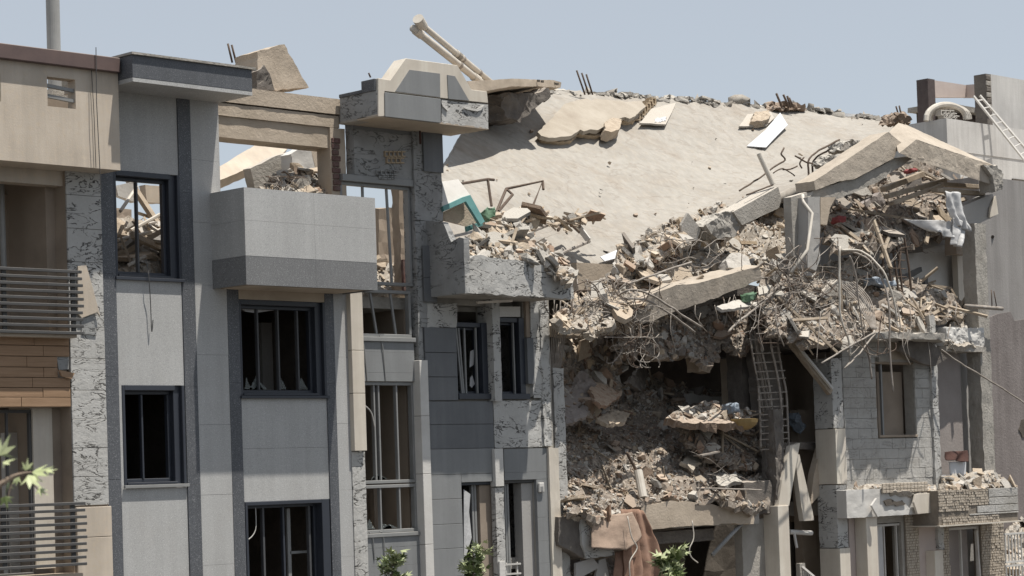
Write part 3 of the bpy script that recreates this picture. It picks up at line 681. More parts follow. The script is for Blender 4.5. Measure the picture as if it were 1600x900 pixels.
for poly in ([(724, 168), (745, 170), (757, 164), (752, 172), (746, 174), (730, 171)], [(690, 160), (700, 170), (700, 174), (692, 166)]):
    pp('loose_mortar', m_white, C_, poly, yp-.02, .025)
zcap0, zcap1 = Z(560, 146, -.4), Z(588, 120, yp)
yq0 = .05
MB().box(pxl, pxl+.04, yp+.02, yq0, zp0+.03, zcap0-.02).build('stripped_side', m_mortar_d, C_, rough=(.1, .015, 3))
MB().box(pxl-.02, pxl+.22, yp+.05, yp+.38, zcap0-.02, zcap1-.02).box(pxl-.02, pxl+.22, yp+.38, yq0, zcap0-.02, zcap1-.16).build('dark_capping', m_granite_d, C_, bev=.008)
MB().box(pxl, pxr, yp+.01, yp+.52, zp0-.01, zp0+.018).build('soffit', m_conc_b, C_)
MB().box(pxl+.3, pxr, yp+.523, .06, zp0-.002, zp0+.03).build('soffit', m_conc_b, C_)
MB().box(pxl, pxl+.296, yp+.523, .06, zp0-.005, zp0+.03).build('soffit', m_conc, C_)
MB().box(pxl+.05, X(690, 185, 0), yp+.3, .3, zp0+.035, zp0+.35).build('roof_slab', m_conc, C_, rough=(.25, .03, 2))
# ---- broken balcony of C
yk = -.9
kx0, kx1 = X(727, 420, yk), X(896, 440, yk)
kz0, kz1 = Z(800, 462, yk), Z(800, 402, yk)
bk = MB().prism([at(x, y, yk) for x, y in jag([(727, 412), (742, 398), (770, 402), (800, 406), (835, 411), (862, 420), (884, 437), (896, 440), (897, 468), (727, 457)], 1.3, 7, 4)], (0, .18, 0)).build('balcony', m_mortar, C_, rough=(.1, .02, 4))
zk1 = Z(727, 368, yk); zk2 = Z(683, 347, .05)
pts = [V((kx0, y, z)) for y, z in ((yk+.0, kz0+.01), (yk, zk1-.05), (yk+.1, zk1-.02), (yk+.3, zk1-.08), (yk+.5, zk2-.06), (.05, zk2), (.05, kz0+.01))]
MB().prism([p+V((-.02, 0, 0)) for p in pts], (.13, 0, 0)).build('balcony_side', m_mortar_d, C_, rough=(.12, .02, 5))
MB().box(kx0+.12, kx1-.1, yk+.2, .05, kz0+.01, kz0+.3).build('balcony_floor', m_conc, C_)
MB().beam(at(745, 473, -.5), at(800, 470, -.7), .05, .04).build('loose_strip', m_beige, C_)

# ================================================================== neighbours on the right
E = thing('grey_concrete_building', 'half finished grey concrete house with a dark roof room behind the ruin', 'building', at(1520, 300, 7)*1)
yE = 7.
pe0 = X(1480, 215, yE)
z0e, z1e = Z(1540, 400, yE), Z(1482, 185, yE)
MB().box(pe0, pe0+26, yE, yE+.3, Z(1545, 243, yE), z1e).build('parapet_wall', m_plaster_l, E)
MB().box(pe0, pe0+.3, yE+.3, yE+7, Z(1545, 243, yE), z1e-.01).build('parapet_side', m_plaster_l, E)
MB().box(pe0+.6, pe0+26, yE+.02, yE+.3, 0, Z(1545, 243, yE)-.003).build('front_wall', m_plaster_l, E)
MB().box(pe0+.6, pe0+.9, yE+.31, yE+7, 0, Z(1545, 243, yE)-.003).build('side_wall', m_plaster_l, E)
MB().box(pe0+.3, pe0+26, yE+.3, yE+7, z1e-1.2, z1e-1.0).build('roof', m_conc, E)
wv = MB().box(X(1583, 289, yE-.02), X(1640, 289, yE-.02), yE-.02, yE+.019, Z(1590, 300, yE), Z(1590, 280, yE)).build('window', m_dark, E)
# roof room
yR = yE+1.5
r0_, r1_ = X(1446, 180, yR+2), X(1541, 180, yR)
MB().box(X(1549, 150, yR), pe0+26, yR, yR+.3, z1e-1.0, Z(1549, 116, yR)).build('room_wall', m_plaster_l, E)
rc = MB().box(X(1541, 150, yR+.0), X(1549, 150, yR)-.003, yR-.01, yR+.4, z1e-1.0, Z(1545, 116, yR)).build('brick_edge', m_conc_d, E)
for i in range(7):
    z = Z(1545, 118, yR)-.14-i*.17
    MB().box(X(1541, 150, yR-.03)+.02, X(1549, 150, yR-.03)-.02, yR-.05, yR-.012, z, z+.13).build('brick', m_conc if i % 2 else m_conc_d, rc, bev=.01)
yS = yR+1.6
sl0, sl1 = X(1457, 155, yS), X(1548, 150, yS)
MB().box(sl0, sl1+1, yS-.3, yS+.9, Z(1500, 158, yR+.3), Z(1500, 150, yR+.3)).build('roof_slab', m_conc, E, rough=(.3, .03, 2))
MB().box(sl0+.2, sl1+1, yS, yS+.25, Z(1500, 170, yR+.6), Z(1500, 158, yR+.3)-.01).build('red_beam', m_post, E)
MB().box(X(1446, 150, yS), X(1457, 150, yS), yS-.1, yS+.3, z1e-1.0, Z(1450, 124, yS)).build('steel_post', m_post, E)
MB().prism([at(1457, 152, yS+.2), at(1457, 125, yS+.2), at(1510, 133, yS+.2), at(1510, 152, yS+.2)], (0, .15, 0)).build('roof_parapet', m_pinkwall, E)
MB().prism([at(1509.6, 152, yS+.2), at(1509.6, 132.5, yS+.2), at(1544, 130, yS-.8), at(1544, 152, yS-.8)], (0.05, .15, 0)).build('roof_parapet', m_pinkwall, E)
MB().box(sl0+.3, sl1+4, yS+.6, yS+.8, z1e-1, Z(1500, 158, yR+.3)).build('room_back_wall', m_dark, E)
MB().box(X(1534, 185, yR+.3), X(1541, 185, yR+.3), yR+.3, yR+.5, z1e-1, Z(1500, 158, yR+.3)).build('door_post', m_plaster, E)
# pipe coil, hollow bricks, ladder on that roof
for i in range(3):
    pc = [at(1447+i*3+31*(1-math.cos(t)), 189-(26-i*1.5)*math.sin(t)**.8, yE+.5+i*.16) for t in [math.pi*q/14*.98 for q in range(15)]]
    o = MB().tube(pc, .075, 8).build('bent_pipe', m_pvc, None)
    tag(o, ['curved pale pipe leaning on the grey parapet, front one of three', 'curved pale pipe leaning on the grey parapet, middle one of three', 'curved pale pipe leaning on the grey parapet, rear one of three'][i], 'pipe', 'curved pipes on the neighbouring roof')
hb = thing('hollow_brick_stack', 'small stack of grey hollow blocks beside the curved pipes on the roof', 'hollow block', at(1486, 184, yE+.35))
for k2 in range(3):
    for j in range(3):
        a = at(1474+j*7+k2*4, 176+k2*4.2, yE+.4)
        q = MB(); s_ = .105; h_ = .075
        q.box(a.x-s_, a.x+s_, a.y, a.y+.2, a.z+h_-.03, a.z+h_).box(a.x-s_, a.x+s_, a.y, a.y+.2, a.z-h_, a.z-h_+.03).box(a.x-s_, a.x-s_+.04, a.y, a.y+.2, a.z-h_+.03, a.z+h_-.03).box(a.x-s_+.04, a.x+s_, a.y+.12, a.y+.2, a.z-h_+.03, a.z+h_-.03).build('block', m_white_ch, hb)
ld = thing('ladder', 'pale metal ladder leaning across the grey wall of the rear building', 'ladder', at(1600, 245, yE-.1))
la, lb_ = at(1521, 150, yE+.12), at(1640, 300, yE-1.3); ra, rb = at(1531, 149, yE+.12), at(1652, 290, yE-1.3)
MB().beam(la, lb_, .05, .06).build('rail', m_frame_w, ld); MB().beam(ra, rb, .05, .06).build('rail', m_frame_w, ld)
for i in range(12):
    t = (i+.6)/12.4; MB().tube([la.lerp(lb_, t), ra.lerp(rb, t)], .02, 6).build('rung', m_frame_w, ld)
# next house, its front set back a little, close to the ruin
Fb = thing('plastered_neighbour_building', 'tall bare grey plastered house front at the right edge behind the ruined column', 'building', at(1580, 760, 1))
yF = 1.1; xF = X(1538, 500, yF)
zF = Z(1580, 281, yF)
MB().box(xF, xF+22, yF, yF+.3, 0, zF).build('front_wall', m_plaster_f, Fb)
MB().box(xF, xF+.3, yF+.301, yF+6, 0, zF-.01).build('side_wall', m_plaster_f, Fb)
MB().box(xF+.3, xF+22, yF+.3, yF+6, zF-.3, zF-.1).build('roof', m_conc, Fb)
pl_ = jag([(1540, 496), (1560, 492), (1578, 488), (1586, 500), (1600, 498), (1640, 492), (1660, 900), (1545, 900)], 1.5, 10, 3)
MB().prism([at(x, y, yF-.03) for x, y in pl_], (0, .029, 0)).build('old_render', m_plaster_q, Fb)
MB().prism([at(x, y, yF-.05) for x, y in jag([(1596, 655), (1610, 653), (1612, 684), (1598, 683), (1593, 672)], 1, 6, 2)], (0, .03, 0)).build('dark_hole_plate', m_dark, Fb)  # dark plate on the wall, painted shade of a hole
MB().tube([at(1551, 370, yF-.03), at(1551, 370, yF+.02)], .04, 8).build('dark_hole_plate', m_dark, Fb)  # dark plug, painted shade of a small hole
# ================================================================== COLLAPSED BUILDING D
D0 = X(880, 700); D1x = X(1548, 600)
D = thing('collapsed_building', 'collapsed apartment house with its pale roof slab hanging down over heaps of rubble', 'ruined building', ((D0+D1x)/2, 2, 0))
# ---- the roof: one bent slab
ctl = [[(752,151,8.4),(862,143,9.0),(1000,151,9.0),(1130,159,9.0),(1260,171,8.9),(1396,188,8.2)],
       [(722,208,6.6),(836,214,7.0),(985,222,7.2),(1125,224,7.3),(1262,214,7.3),(1394,199,7.2)],
       [(688,278,4.6),(800,288,5.0),(958,304,5.2),(1105,296,5.4),(1238,266,5.6),(1380,214,5.9)],
       [(676,350,2.8),(765,402,2.8),(928,418,3.1),(1080,366,3.3),(1225,302,3.5),(1366,236,4.6)]]
CP = [[at(*c) for c in r] for r in ctl]
def cr(P, t):
    n = len(P)-1; t = min(max(t, 0), 1)*n; i = min(int(t), n-1); f = t-i
    a, b, c, d = P[max(i-1, 0)], P[i], P[i+1], P[min(i+2, n)]
    return .5*((2*b)+(c-a)*f+(2*a-5*b+4*c-d)*f*f+(3*b-a-3*c+d)*f**3)
def roof_pt(u, v): return cr([cr(r, u) for r in CP], 1-v)
NU, NV = 110, 56; mb = MB(); vs = []
for j in range(NV+1):
    for i in range(NU+1):
        u, v = i/NU, j/NV
        p = roof_pt(u, v)
        if j == NV: p = p+V((0, RND.uniform(-.12, .05), RND.uniform(-.10, .03)))
        if i in (0, NU): p = p+V((RND.uniform(-.05, .05), 0, 0))
        w_ = fbm(p*.4, 3)*.07 + fbm(p*3.1+V((5, 0, 0)), 4)*.016
        w_ += .05*math.sin(u*9+v*5)*(1-u)**2
        vs.append(p+V((0, -.35, .94))*w_)
fs = [(j*(NU+1)+i, j*(NU+1)+i+1, (j+1)*(NU+1)+i+1, (j+1)*(NU+1)+i) for j in range(NV) for i in range(NU)]
mb.add(vs, fs); roof = mb.build('roof_slab', m_roof, D, smooth=True, face=V((0,-.4,.9)))
mo = roof.modifiers.new('solid', 'SOLIDIFY'); mo.thickness = .22; mo.offset = -1 
def on_roof(px, py, lift=0.):
    """point on the roof slab seen at this pixel"""
    d = ray(px, py); best = None
    for j in range(0, 57):
        for i in range(0, 111):
            p = vs[j*(NU+1)+i]; q = p-CAM; t = q.dot(d)/d.dot(d); e = (q-d*t).length
            if best is None or e < best[0]: best = (e, i, j, p)
    _, i, j, p = best; i = min(max(i, 1), NU-1); j = min(max(j, 1), NV-1)
    n = (vs[j*(NU+1)+i+1]-vs[j*(NU+1)+i-1]).cross(vs[(j+1)*(NU+1)+i]-vs[(j-1)*(NU+1)+i]).normalized()
    if n.z < 0: n = -n
    t = (p-CAM).dot(n)/d.dot(n)
    return CAM+d*t+n*lift, n
def roof_plate(poly, th, lift=0.01, mat=None, name='plate', parent=None, rough=None, tilt=0, bev=0):
    cx = sum(p[0] for p in poly)/len(poly); cy = sum(p[1] for p in poly)/len(poly)
    c, n = on_roof(cx, cy); n = (n+V((0, -tilt, 0))).normalized()
    pts = []
    for x, y in poly:
        d = ray(x, y); pts.append(CAM+d*((c+n*(lift+th)-CAM).dot(n)/d.dot(n)))
    return MB().prism(pts, -n*th).build(name, mat, parent, rough=rough, bev=bev)
# ---- core walls and storey slabs behind the rubble
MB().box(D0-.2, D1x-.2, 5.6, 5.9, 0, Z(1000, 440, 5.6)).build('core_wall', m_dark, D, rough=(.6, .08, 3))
zs1 = Z(1020, 790)                                   # first slab (top)
MB().box(D0-.1, X(1182, 800)+.1, .02, 5.5, zs1-.45, zs1-.08).build('floor_slab', m_conc, D, rough=(.3, .03, 4))
MB().box(X(885, 450, 2.9), X(965, 450, 2.9), 2.6, 2.95, Z(920, 455, 2.7), Z(920, 412, 2.7)).build('roof_upstand', m_conc_b, D, rough=(.25, .02, 3))
# ---- right hand walls still standing
xw0, xw1 = X(1319, 640), X(1467, 640)
zwb, zwt = Z(1390, 764), Z(1390, 512)
WD = rect(1370, 565, 1431, 681)
wl_ = wall_holes(D, xw0, xw1, 0.1, zwt, .06, .3, [WD, (X(1371, 860), X(1413, 860), .1, Z(1392, 817))], m_conc)
wl_.name = 'standing_wall'
nr = 16; bh = (zwt-zwb)/nr
for r in range(nr):
    x = xw0 + (-.0 if r % 2 else -.22)
    while x < xw1-.02:
        a, b = max(x, xw0), min(x+.47, xw1); x += .47
        z = zwb+r*bh
        for (a2, b2) in ((a, min(b, WD[0])), (max(a, WD[1]), b)) if z+bh > WD[2] and z < WD[3] else ((a, b),):
            if b2-a2 < .03: continue
            if RND.random() < .05 and r > 8: continue
            MB().box(a2+.002, b2-.002, RND.uniform(.0, .014), .058, z+.002, z+bh-.002).build('brick', m_block, wl_, bev=.005)
cs_ = MB().box(WD[0], WD[0]+.04, .03, .3, WD[2], WD[3]).box(WD[0]+.04, WD[1], .03, .3, WD[3]-.05, WD[3]).box(WD[0]+.04, WD[1], -.02, .3, WD[2]-.03, WD[2]+.02).build('window_casing', m_int, D, bev=.005)
MB().box(WD[0]+.34, WD[0]+.39, .12, .17, WD[2]+.02, WD[3]-.05).build('mullion', m_frame_g, cs_)
MB().box(WD[0]+.5, WD[1], .35, .45, WD[2]-.3, WD[3]-.2).build('inner_shutter', m_int, cs_)
MB().box(WD[0]+.02, WD[0]+.32, 1.2, 1.25, WD[2]+.45, WD[3]).build('inner_panel', m_plaster, cs_)
MB().box(WD[0]+.1, WD[1], -.02, .1, WD[3]-.01, WD[3]+.13).build('lintel', m_conc, D, rough=(.15, .02, 3))
MB().box(xw0, D1x, 2.2, 2.4, .1, zwt).build('inner_wall', m_int, D)
MB().box(xw1-.15, xw1, .3, 2.2, .1, zwt).build('inner_wall', m_int, D)
MB().box(xw0, D1x, .31, 2.2, zwb-.5, zwb-.2).build('floor_slab', m_conc, D)
# cream strip column left of the block wall
xc0, xc1 = X(1305, 700, -.1), X(1321, 700, -.1)
for a, b, mm, rg in ((Z(1316, 756), Z(1310, 670), m_cream, None), (Z(1318, 855), Z(1316, 757), m_mortar, (.1, .02, 3)), (0.1, Z(1318, 856), m_cream, None), (Z(1312, 669), Z(1308, 560), m_mortar, (.1, .03, 6))):
    MB().box(xc0, xc1, -.12 if not rg else -.08, .4, a+.002, b-.002).build('corner_pilaster', mm, D, rough=rg, bev=0 if rg else .005)
# inner side wall (brownish) seen left of it
MB().box(X(1262, 800, 1.4), X(1306, 800, .3), 1.2, 1.4, .1, Z(1290, 640, 1.2)).build('inner_wall', m_int, D)
MB().box(X(1235, 860, 1.6), X(1262, 860, 1.6), 1.58, 1.7, .1, Z(1250, 815, 1.6)).build('dark_opening_plate', m_dark, D)  # dark plate painted as the shade inside the opening
# first floor balcony fascia with stone slabs
fb0, fb1 = X(1324, 785, -.35), X(1461, 785, -.35)
zf0, zf1 = Z(1390, 806, -.35), Z(1390, 763, -.35)
fa = MB().box(fb0, fb1, -.33, .058, zf0, zf1).build('balcony_fascia', m_white, D, rough=(.12, .018, 5))
pp('loose_slab', m_white, fa, [(1362, 790), (1370, 778), (1375, 806), (1372, 808)], -.45, .05, bev=.004)
pp('loose_slab', m_cream, fa, [(1431, 772), (1458, 770), (1460, 801), (1434, 803), (1428, 785)], -.46, .05, bev=.004)
for poly in ([(1380, 782), (1392, 779), (1398, 784), (1410, 782), (1416, 788), (1402, 791), (1396, 788), (1384, 790)],):
    pp('hole', m_dark, fa, jag(poly, 1, 4, 2), -.36, .02)  # dark plate on the fascia, shade of the hole as colour
zm0 = Z(1410, 768, -.36)
for i in range(20):
    x = X(1377, 765, -.36)+i*.125
    if x > X(1446, 765, -.36): break
    for j in range(3): MB().box(x+.004, x+.12, -.40, -.36, zm0-.02+j*.07+.004, zm0-.02+j*.07+.066).build('tile', m_mosaic, fa, bev=.008)
# ground storey under it
MB().box(X(1324, 860, .1), X(1354, 860, .1), .04, .058, .1, zf0-.003).build('wall_panel', m_pinkwall, D)
MB().box(X(1354, 860, -.25), X(1371, 860, -.25), -.27, .03, .1, zf0-.003).build('pilaster', m_cream, D, bev=.005)
DD = (X(1372, 860, .1), X(1413, 860, .1), .1, Z(1392, 818, .1))
dw = window(D, DD, .1, m_frame_w, .05, .08, cols=(.28, .75), name='door_frame')
MB().box(DD[0]+.05, DD[0]+.22, .13, .15, DD[2]+.05, DD[3]-.05).build('curtain', m_plastic, dw)
bed = MB().box(X(1414, 860, .05), X(1434, 860, .05), .02, .058, .1, zf0-.003).build('mosaic_bed', m_mosaic_j, D)
MB().box(X(1434, 860, .05), xw1-.05, .02, .058, .1, zf0-.003).build('wall_panel', m_pinkwall, D)
MB().box(X(1460, 880, -.2), X(1473, 880, -.2), -.22, .02, .1, Z(1466, 860, -.2)).build('corner_slab', m_cream, D, bev=.005)
MB().box(X(1461, 760, -.02), X(1470, 760, -.02), -.05, .3, Z(1466, 860, -.2)+.003, zwt+.3).build('corner_pier', m_mortar, D, rough=(.1, .04, 5))
def mosaic(parent, x0, x1, z0, z1, y, seed, s=.058, hole=None):
    rr = random.Random(seed); mb = MB(); z = z0
    while z < z1-.02:
        x = x0-rr.uniform(0, s)
        while x < x1-.01:
            wd_ = rr.uniform(.8, 1.7)*s; a, b = max(x, x0), min(x+wd_, x1); x += wd_
            if b-a > .02 and not (hole and hole(a, z)): mb.box(a+.005, b-.005, y-rr.uniform(.012, .035), y-.002, z+.005, min(z+s, z1)-.005)
        z += s
    o = mb.build('mosaic_stones', m_mosaic, parent); o['kind'] = 'stuff'; return o
mosaic(D, X(1414, 860, .05), X(1434, 860, .05), .2, zf0-.01, .02, 3)
MB().prism([V((x_, y_, Z(1390, 530, -.6))) for x_, y_ in ((X(1322, 530), .0), (X(1330, 530), -.62), (X(1350, 530), -.82), (X(1372, 530), -.74), (X(1400, 530), -.86), (X(1428, 530), -.80), (X(1440, 530), -.5), (X(1458, 530), -.3), (X(1460, 530), .0))], (0, 0, .14)).build('floor_slab', m_conc, D, rough=(.14, .05, 14))
# right bay: recessed wall, pale panel, column
xr1 = X(1500, 640, .35); xr2 = X(1536, 640, .35)
MB().box(xw1+.002, xr1, .30, .45, .1, Z(1485, 545, .35)).build('recessed_wall', m_plaster_p, D)
MB().box(xr1+.002, xr2+.1, .55, .7, .1, Z(1515, 548, .5)).build('recessed_panel', m_plaster, D)
MB().box(X(1535, 650, -.05), X(1552, 650, -.05), -.05, .3, Z(1545, 760), Z(1530, 350)).build('column', m_conc, D, rough=(.1, .03, 8))
MB().box(X(1497, 430, 1.2), X(1522, 430, 1.2), 1.2, 1.35, Z(1500, 510, 1.2), Z(1500, 385, 1.2)).build('upper_wall', m_cream, D)
MB().box(X(1418, 430, 1.5), X(1496, 430, 1.5), 1.5, 1.65, Z(1450, 505, 1.5), Z(1450, 360, 1.5)).build('upper_wall', m_white, D, rough=(.25, .02, 3))
MB().box(X(1489, 398, .8), X(1526, 398, .8), .7, 1.0, Z(1500, 398, .8), Z(1500, 368, .8)).build('lintel', m_int, D, rough=(.15, .03, 2))
MB().box(X(1478, 530, -.15), X(1540, 530, -.15), -.15, .8, Z(1500, 549, -.15), Z(1500, 541, -.15)).build('ledge_slab', m_conc, D, rough=(.15, .02, 3))
lg = MB().box(X(1479, 520, -.12), X(1537, 520, -.12), -.12, .5, Z(1500, 540, -.15), Z(1500, 512, -.12)).build('broken_ledge', m_white, D, rough=(.09, .07, 3))
MB().box(X(1390, 548, .02), X(1430, 548, .02), -.03, .05, Z(1410, 562, 0), Z(1410, 530, 0)).build('bare_panel', m_conc_b, D, rough=(.12, .02, 8))
# right first floor balcony
fc0, fc1 = X(1468, 790, -.7), X(1592, 790, -.7)
zg0, zg1 = Z(1530, 817, -.7), Z(1530, 764, -.7)
fr = MB().box(fc0, fc1, -.66, .28, zg0, zg1).build('balcony_fascia', m_mosaic_j, D)
MB().box(fc0-.05, fc1+.1, -.72, .28, zg0-.03, zg0-.002).build('fascia_edge', m_cream, D)
zt_ = zg0+(zg1-zg0)*.5
xh = X(1515, 780, -.7)
mosaic(fr, fc0, xh, zg0+.28, zg1, -.66, 5); mosaic(fr, xh, xh+.75, zt_+.02, zg1-.03, -.66, 6)
mosaic(fr, fc0+.12, fc1-.75, zg0, zg0+.16, -.66, 7)
for (a, b, c, d) in ((xh+.76, fc1, zg1-.19, zg1), (xh+.3, xh+1.0, zt_-.15, zt_), (xh+1.0, fc1, zt_-.15, zt_), (xh+.76, fc1, zt_+.01, zg1-.20), (xh+.005, fc1, zg0+.17, zt_-.16)):
    MB().box(a+.004, b-.004, -.69, -.662, c+.003, d-.003).build('facing_block', m_block, fr, bev=.005)
DE = (X(1483, 860, .1), X(1533, 860, .1), .1, Z(1507, 823, .1))
wall_holes(D, xw1+.01, X(1570, 860, .1), .1, zg0-.035, .1, .3, [DE], m_mosaic_j)
dv = window(D, DE, .14, m_frame_w, .06, .08, cols=(.45,), name='door_frame')
MB().beam((DE[1]-.25, .05, DE[3]-.1), (DE[1]-.02, .08, DE[2]), .06, .05).build('leaning_stile', m_frame_w, dv)
mosaic(D, X(1470, 860, .1), DE[0]-.01, .6, zg0-.04, .1, 8)
mosaic(D, DE[1]+.0, X(1568, 860, .1), .6, zg0-.04, .1, 9)
# ---- left grooved column at the edge of the gap
MB().box(X(868, 680, .1), X(884, 680, .1), .1, .45, .1, Z(876, 575, .1)).build('column', m_mortar, D, rough=(.1, .035, 12))
# ---- floor edge beam with soot-streaked front
e0, e1 = X(1000, 815, -.05), X(1178, 815, -.05)
MB().prism([at(x, y, -.1) for x, y in jag([(1003, 790), (1040, 783), (1100, 786), (1140, 792), (1176, 800), (1178, 818), (1110, 820), (1003, 828)], 1.5, 9, 3)], (0, .5, 0)).build('edge_beam', m_conc_b, D, rough=(.14, .03, 6))
MB().box(X(1006, 840, .4), X(1115, 840, .4), .4, .7, Z(1060, 848, .4), Z(1060, 829, .4)).build('under_beam', m_conc_d, D, rough=(.2, .02, 3))
MB().prism([at(x, y, -.15) for x, y in jag([(873, 807), (905, 808), (928, 810), (928, 868), (918, 872), (905, 868), (874, 852)], 1.5, 9, 5)], (0, .8, 0)).build('edge_beam', m_conc_d, D, rough=(.16, .03, 7))
MB().prism([at(x, y, -.2) for x, y in jag([(908, 810), (930, 808), (960, 812), (960, 868), (916, 872), (910, 850)], 1.2, 8, 6)], (0, .045, 0)).build('cracked_facing', m_mortar, D, rough=(.1, .02, 3))
MB().box(X(1160, 850, .3), X(1214, 850, .3), .3, .5, .1, Z(1190, 810, .3)).build('lower_wall', m_conc, D, rough=(.2, .02, 9))
MB().box(X(1165, 800, .1), X(1212, 800, .1), .1, .35, Z(1190, 803, .1), Z(1190, 752, .1)).build('lower_wall', m_conc_d, D, rough=(.15, .05, 10))
MB().box(D0-.1, xw0, 4.5, 4.7, .1, zs1-.5).build('lower_back_wall', m_int, D)
MB().box(X(880, 870, .6), X(900, 870, .6), .5, .8, .1, zs1-.45).build('lower_pier', m_conc_d, D)
# ---- standing remains in the gap
MB().box(X(1216, 860, -.05), X(1233, 860, -.05), -.08, .3, .1, Z(1224, 790, -.05)).build('post', m_cream, D, bev=.006)
MB().box(X(1213, 740, 0), X(1226, 740, 0), -.0, .25, Z(1220, 789, -.0), Z(1220, 640, 0)).build('ragged_post', m_conc_d, D, rough=(.09, .05, 11))
MB().box(X(1143, 650, 1.6), X(1158, 650, 1.6), 1.6, 1.85, Z(1150, 645, 1.6), Z(1150, 560, 1.6)).build('inner_column', m_conc_b, D, rough=(.14, .03, 2))
MB().box(X(1160, 600, 1.1), X(1180, 600, 1.1), 1.1, 1.5, Z(1170, 760, 1.1), Z(1170, 500, 1.1)).build('inner_column', m_conc_d, D, rough=(.14, .05, 5))
MB().box(X(1228, 600, 2.5), X(1300, 620, 2.5), 2.5, 2.7, Z(1260, 690, 2.5), Z(1260, 560, 2.5)).build('inner_wall', m_plaster, D, rough=(.3, .02, 4))
MB().box(X(1162, 560, .9), X(1330, 545, .9), .8, 3.4, Z(1260, 546, .9), Z(1260, 535, .9)).build('floor_slab', m_conc_d, D, rough=(.25, .06, 4))
MB().box(X(1225, 690, .6), X(1300, 690, .6), .6, 2.4, Z(1260, 702, .6), Z(1260, 692, .6)).build('floor_slab', m_conc_d, D, rough=(.2, .05, 6))
# tilted ceiling slab over the cavity
MB().prism([at(930, 520, 1.2), at(1010, 505, .9), at(1150, 460, .9), at(1240, 470, 1.0), at(1200, 520, 4.5), at(1000, 520, 4.5)], (0, 0, .25)).build('floor_slab', m_conc_d, D, rough=(.3, .08, 7))
for poly, y, th, mm in (([(1030, 548), (1100, 530), (1110, 545), (1060, 562), (1034, 563)], 1.3, .35, m_conc_b), ([(1085, 520), (1112, 510), (1110, 582), (1092, 580)], 1.1, .3, m_conc_b), ([(935, 590), (962, 570), (972, 604), (965, 606)], 1.9, .08, m_white), ([(905, 618), (948, 575), (962, 600), (925, 632)], 1.6, .15, m_brick), ([(1075, 614), (1142, 622), (1140, 634), (1076, 632)], 2.6, .1, m_plaster), ([(880, 620), (925, 590), (930, 640), (884, 655)], 1.9, .15, m_plaster)):
    pp('hanging_fragment', mm, D, jag(poly, 1.2, 8, 3), y, th, rough=(.12, .03, 4))

# ================================================================== loose big pieces of the ruin
def piece(name, lbl, cat, mat, poly, pl, th, rough=None, group=None, jg=0, d=None, bev=0, seed=1):
    o = pp(name, mat, None, jag(poly, jg, 8, seed) if jg else poly, pl, th, rough=rough, d=d, bev=bev)
    return tag(o, lbl, cat, group)
for poly, lb in (([(946, 190), (958, 184), (972, 187), (970, 200), (955, 206), (946, 203)], 'small grey broken lump at the lower corner of the beige roof plate'),):
    LUMPS = (poly, lb)
hbk = thing('hollow_brick_row', 'row of broken ochre hollow bricks along the right edge of the beige roof plate', 'hollow bricks', at(1004, 180, 6.3))
HB = [on_roof(991+i*4.2, 186-i*4.0, .06)[0] for i in range(7)]
for i in range(7):
    a = HB[i]
    MB().box(a.x-.09, a.x+.07, a.y-.1, a.y+.12, a.z-.1, a.z-.06).box(a.x-.09, a.x+.07, a.y-.1, a.y+.12, a.z+.05, a.z+.09).box(a.x-.09, a.x-.05, a.y-.1, a.y+.12, a.z-.06, a.z+.05).box(a.x+.03, a.x+.07, a.y-.1, a.y+.12, a.z-.06, a.z+.05).build('brick', m_brickp, hbk, rough=(.09, .012, i))
# plate behind the pipes (hollow-core edge)
hp = thing('hollow_core_plate', 'thin roof plate with hollow brick edge sticking out above the dark hole', 'roof plate', at(820, 140, 7.4))
MB().prism([at(730, 127, 4.6), at(800, 123, 5.6), at(866, 125, 7.0), at(877, 129, 7.2), at(876, 137, 7.2), at(840, 135, 6.4), at(800, 135, 5.6), at(760, 142, 5.0), at(732, 146, 4.6)], (.3, 1.6, .0)).build('plate', m_conc_b, hp, rough=(.22, .02, 5))
for x, y in ((842, 126), (848, 127), (866, 130), (871, 131)):
    pp('hollow', m_dark, hp, [(x-2, y-1.8), (x+2, y-1.4), (x+2, y+2.2), (x-2, y+1.8)], 6.35 if x < 860 else 6.98, .02)  # dark plates for the shade inside the hollow bricks
piece('dark_broken_beam', 'dark broken beam end in the hole under the thin roof plate', 'beam', m_conc_d, [(782,143),(812,146),(860,140),(862,152),(845,165),(830,172),(812,188),(792,186),(782,168)], 6.3, 2.2, rough=(.15, .1, 3), jg=2)
piece('pale_torn_lump', 'pale torn lump hanging at the foot of the white pipes', 'concrete lump', m_white_ch, [(782,168),(792,166),(805,176),(806,184),(792,187),(786,182)], 7.1, .25, rough=(.1, .05, 4), jg=1)
piece('concrete_block', 'big tilted concrete block standing on the beam above the open balcony', 'concrete block', m_conc_b, [(403,80),(444,69),(482,136),(434,141),(420,142),(402,132)], .25, .6, rough=(.14, .03, 5), jg=1)
piece('torn_edge_lump', 'dark torn grey edge of broken concrete on the left side of the big tilted block', 'concrete lump', m_conc_d, [(402,112),(412,103),(420,116),(431,140),(418,143),(402,140)], .2, .3, rough=(.12, .06, 8), jg=1)
piece('fallen_roof_slab', 'long pale roof slab leaning across the open room behind the balcony', 'concrete slab', m_beige, [(340,262),(400,226),(452,226),(450,232),(430,246),(345,281),(338,282)], PL(395, 250, 2.6, .9), .25, rough=(.3, .02, 3), jg=.6)
piece('broken_column', 'leaning broken grey column with a torn head behind the balcony', 'column', m_white, [(455,240),(478,228),(486,236),(500,290),(462,292)], 1.6, .3, rough=(.14, .03, 6), jg=.8)
piece('leaning_wall_fragment', 'grey leaning wall fragment left of the broken column', 'wall fragment', m_conc, [(392,262),(440,240),(455,238),(462,280),(450,292),(398,296)], 2.0, .2, rough=(.2, .02, 6), jg=.8)
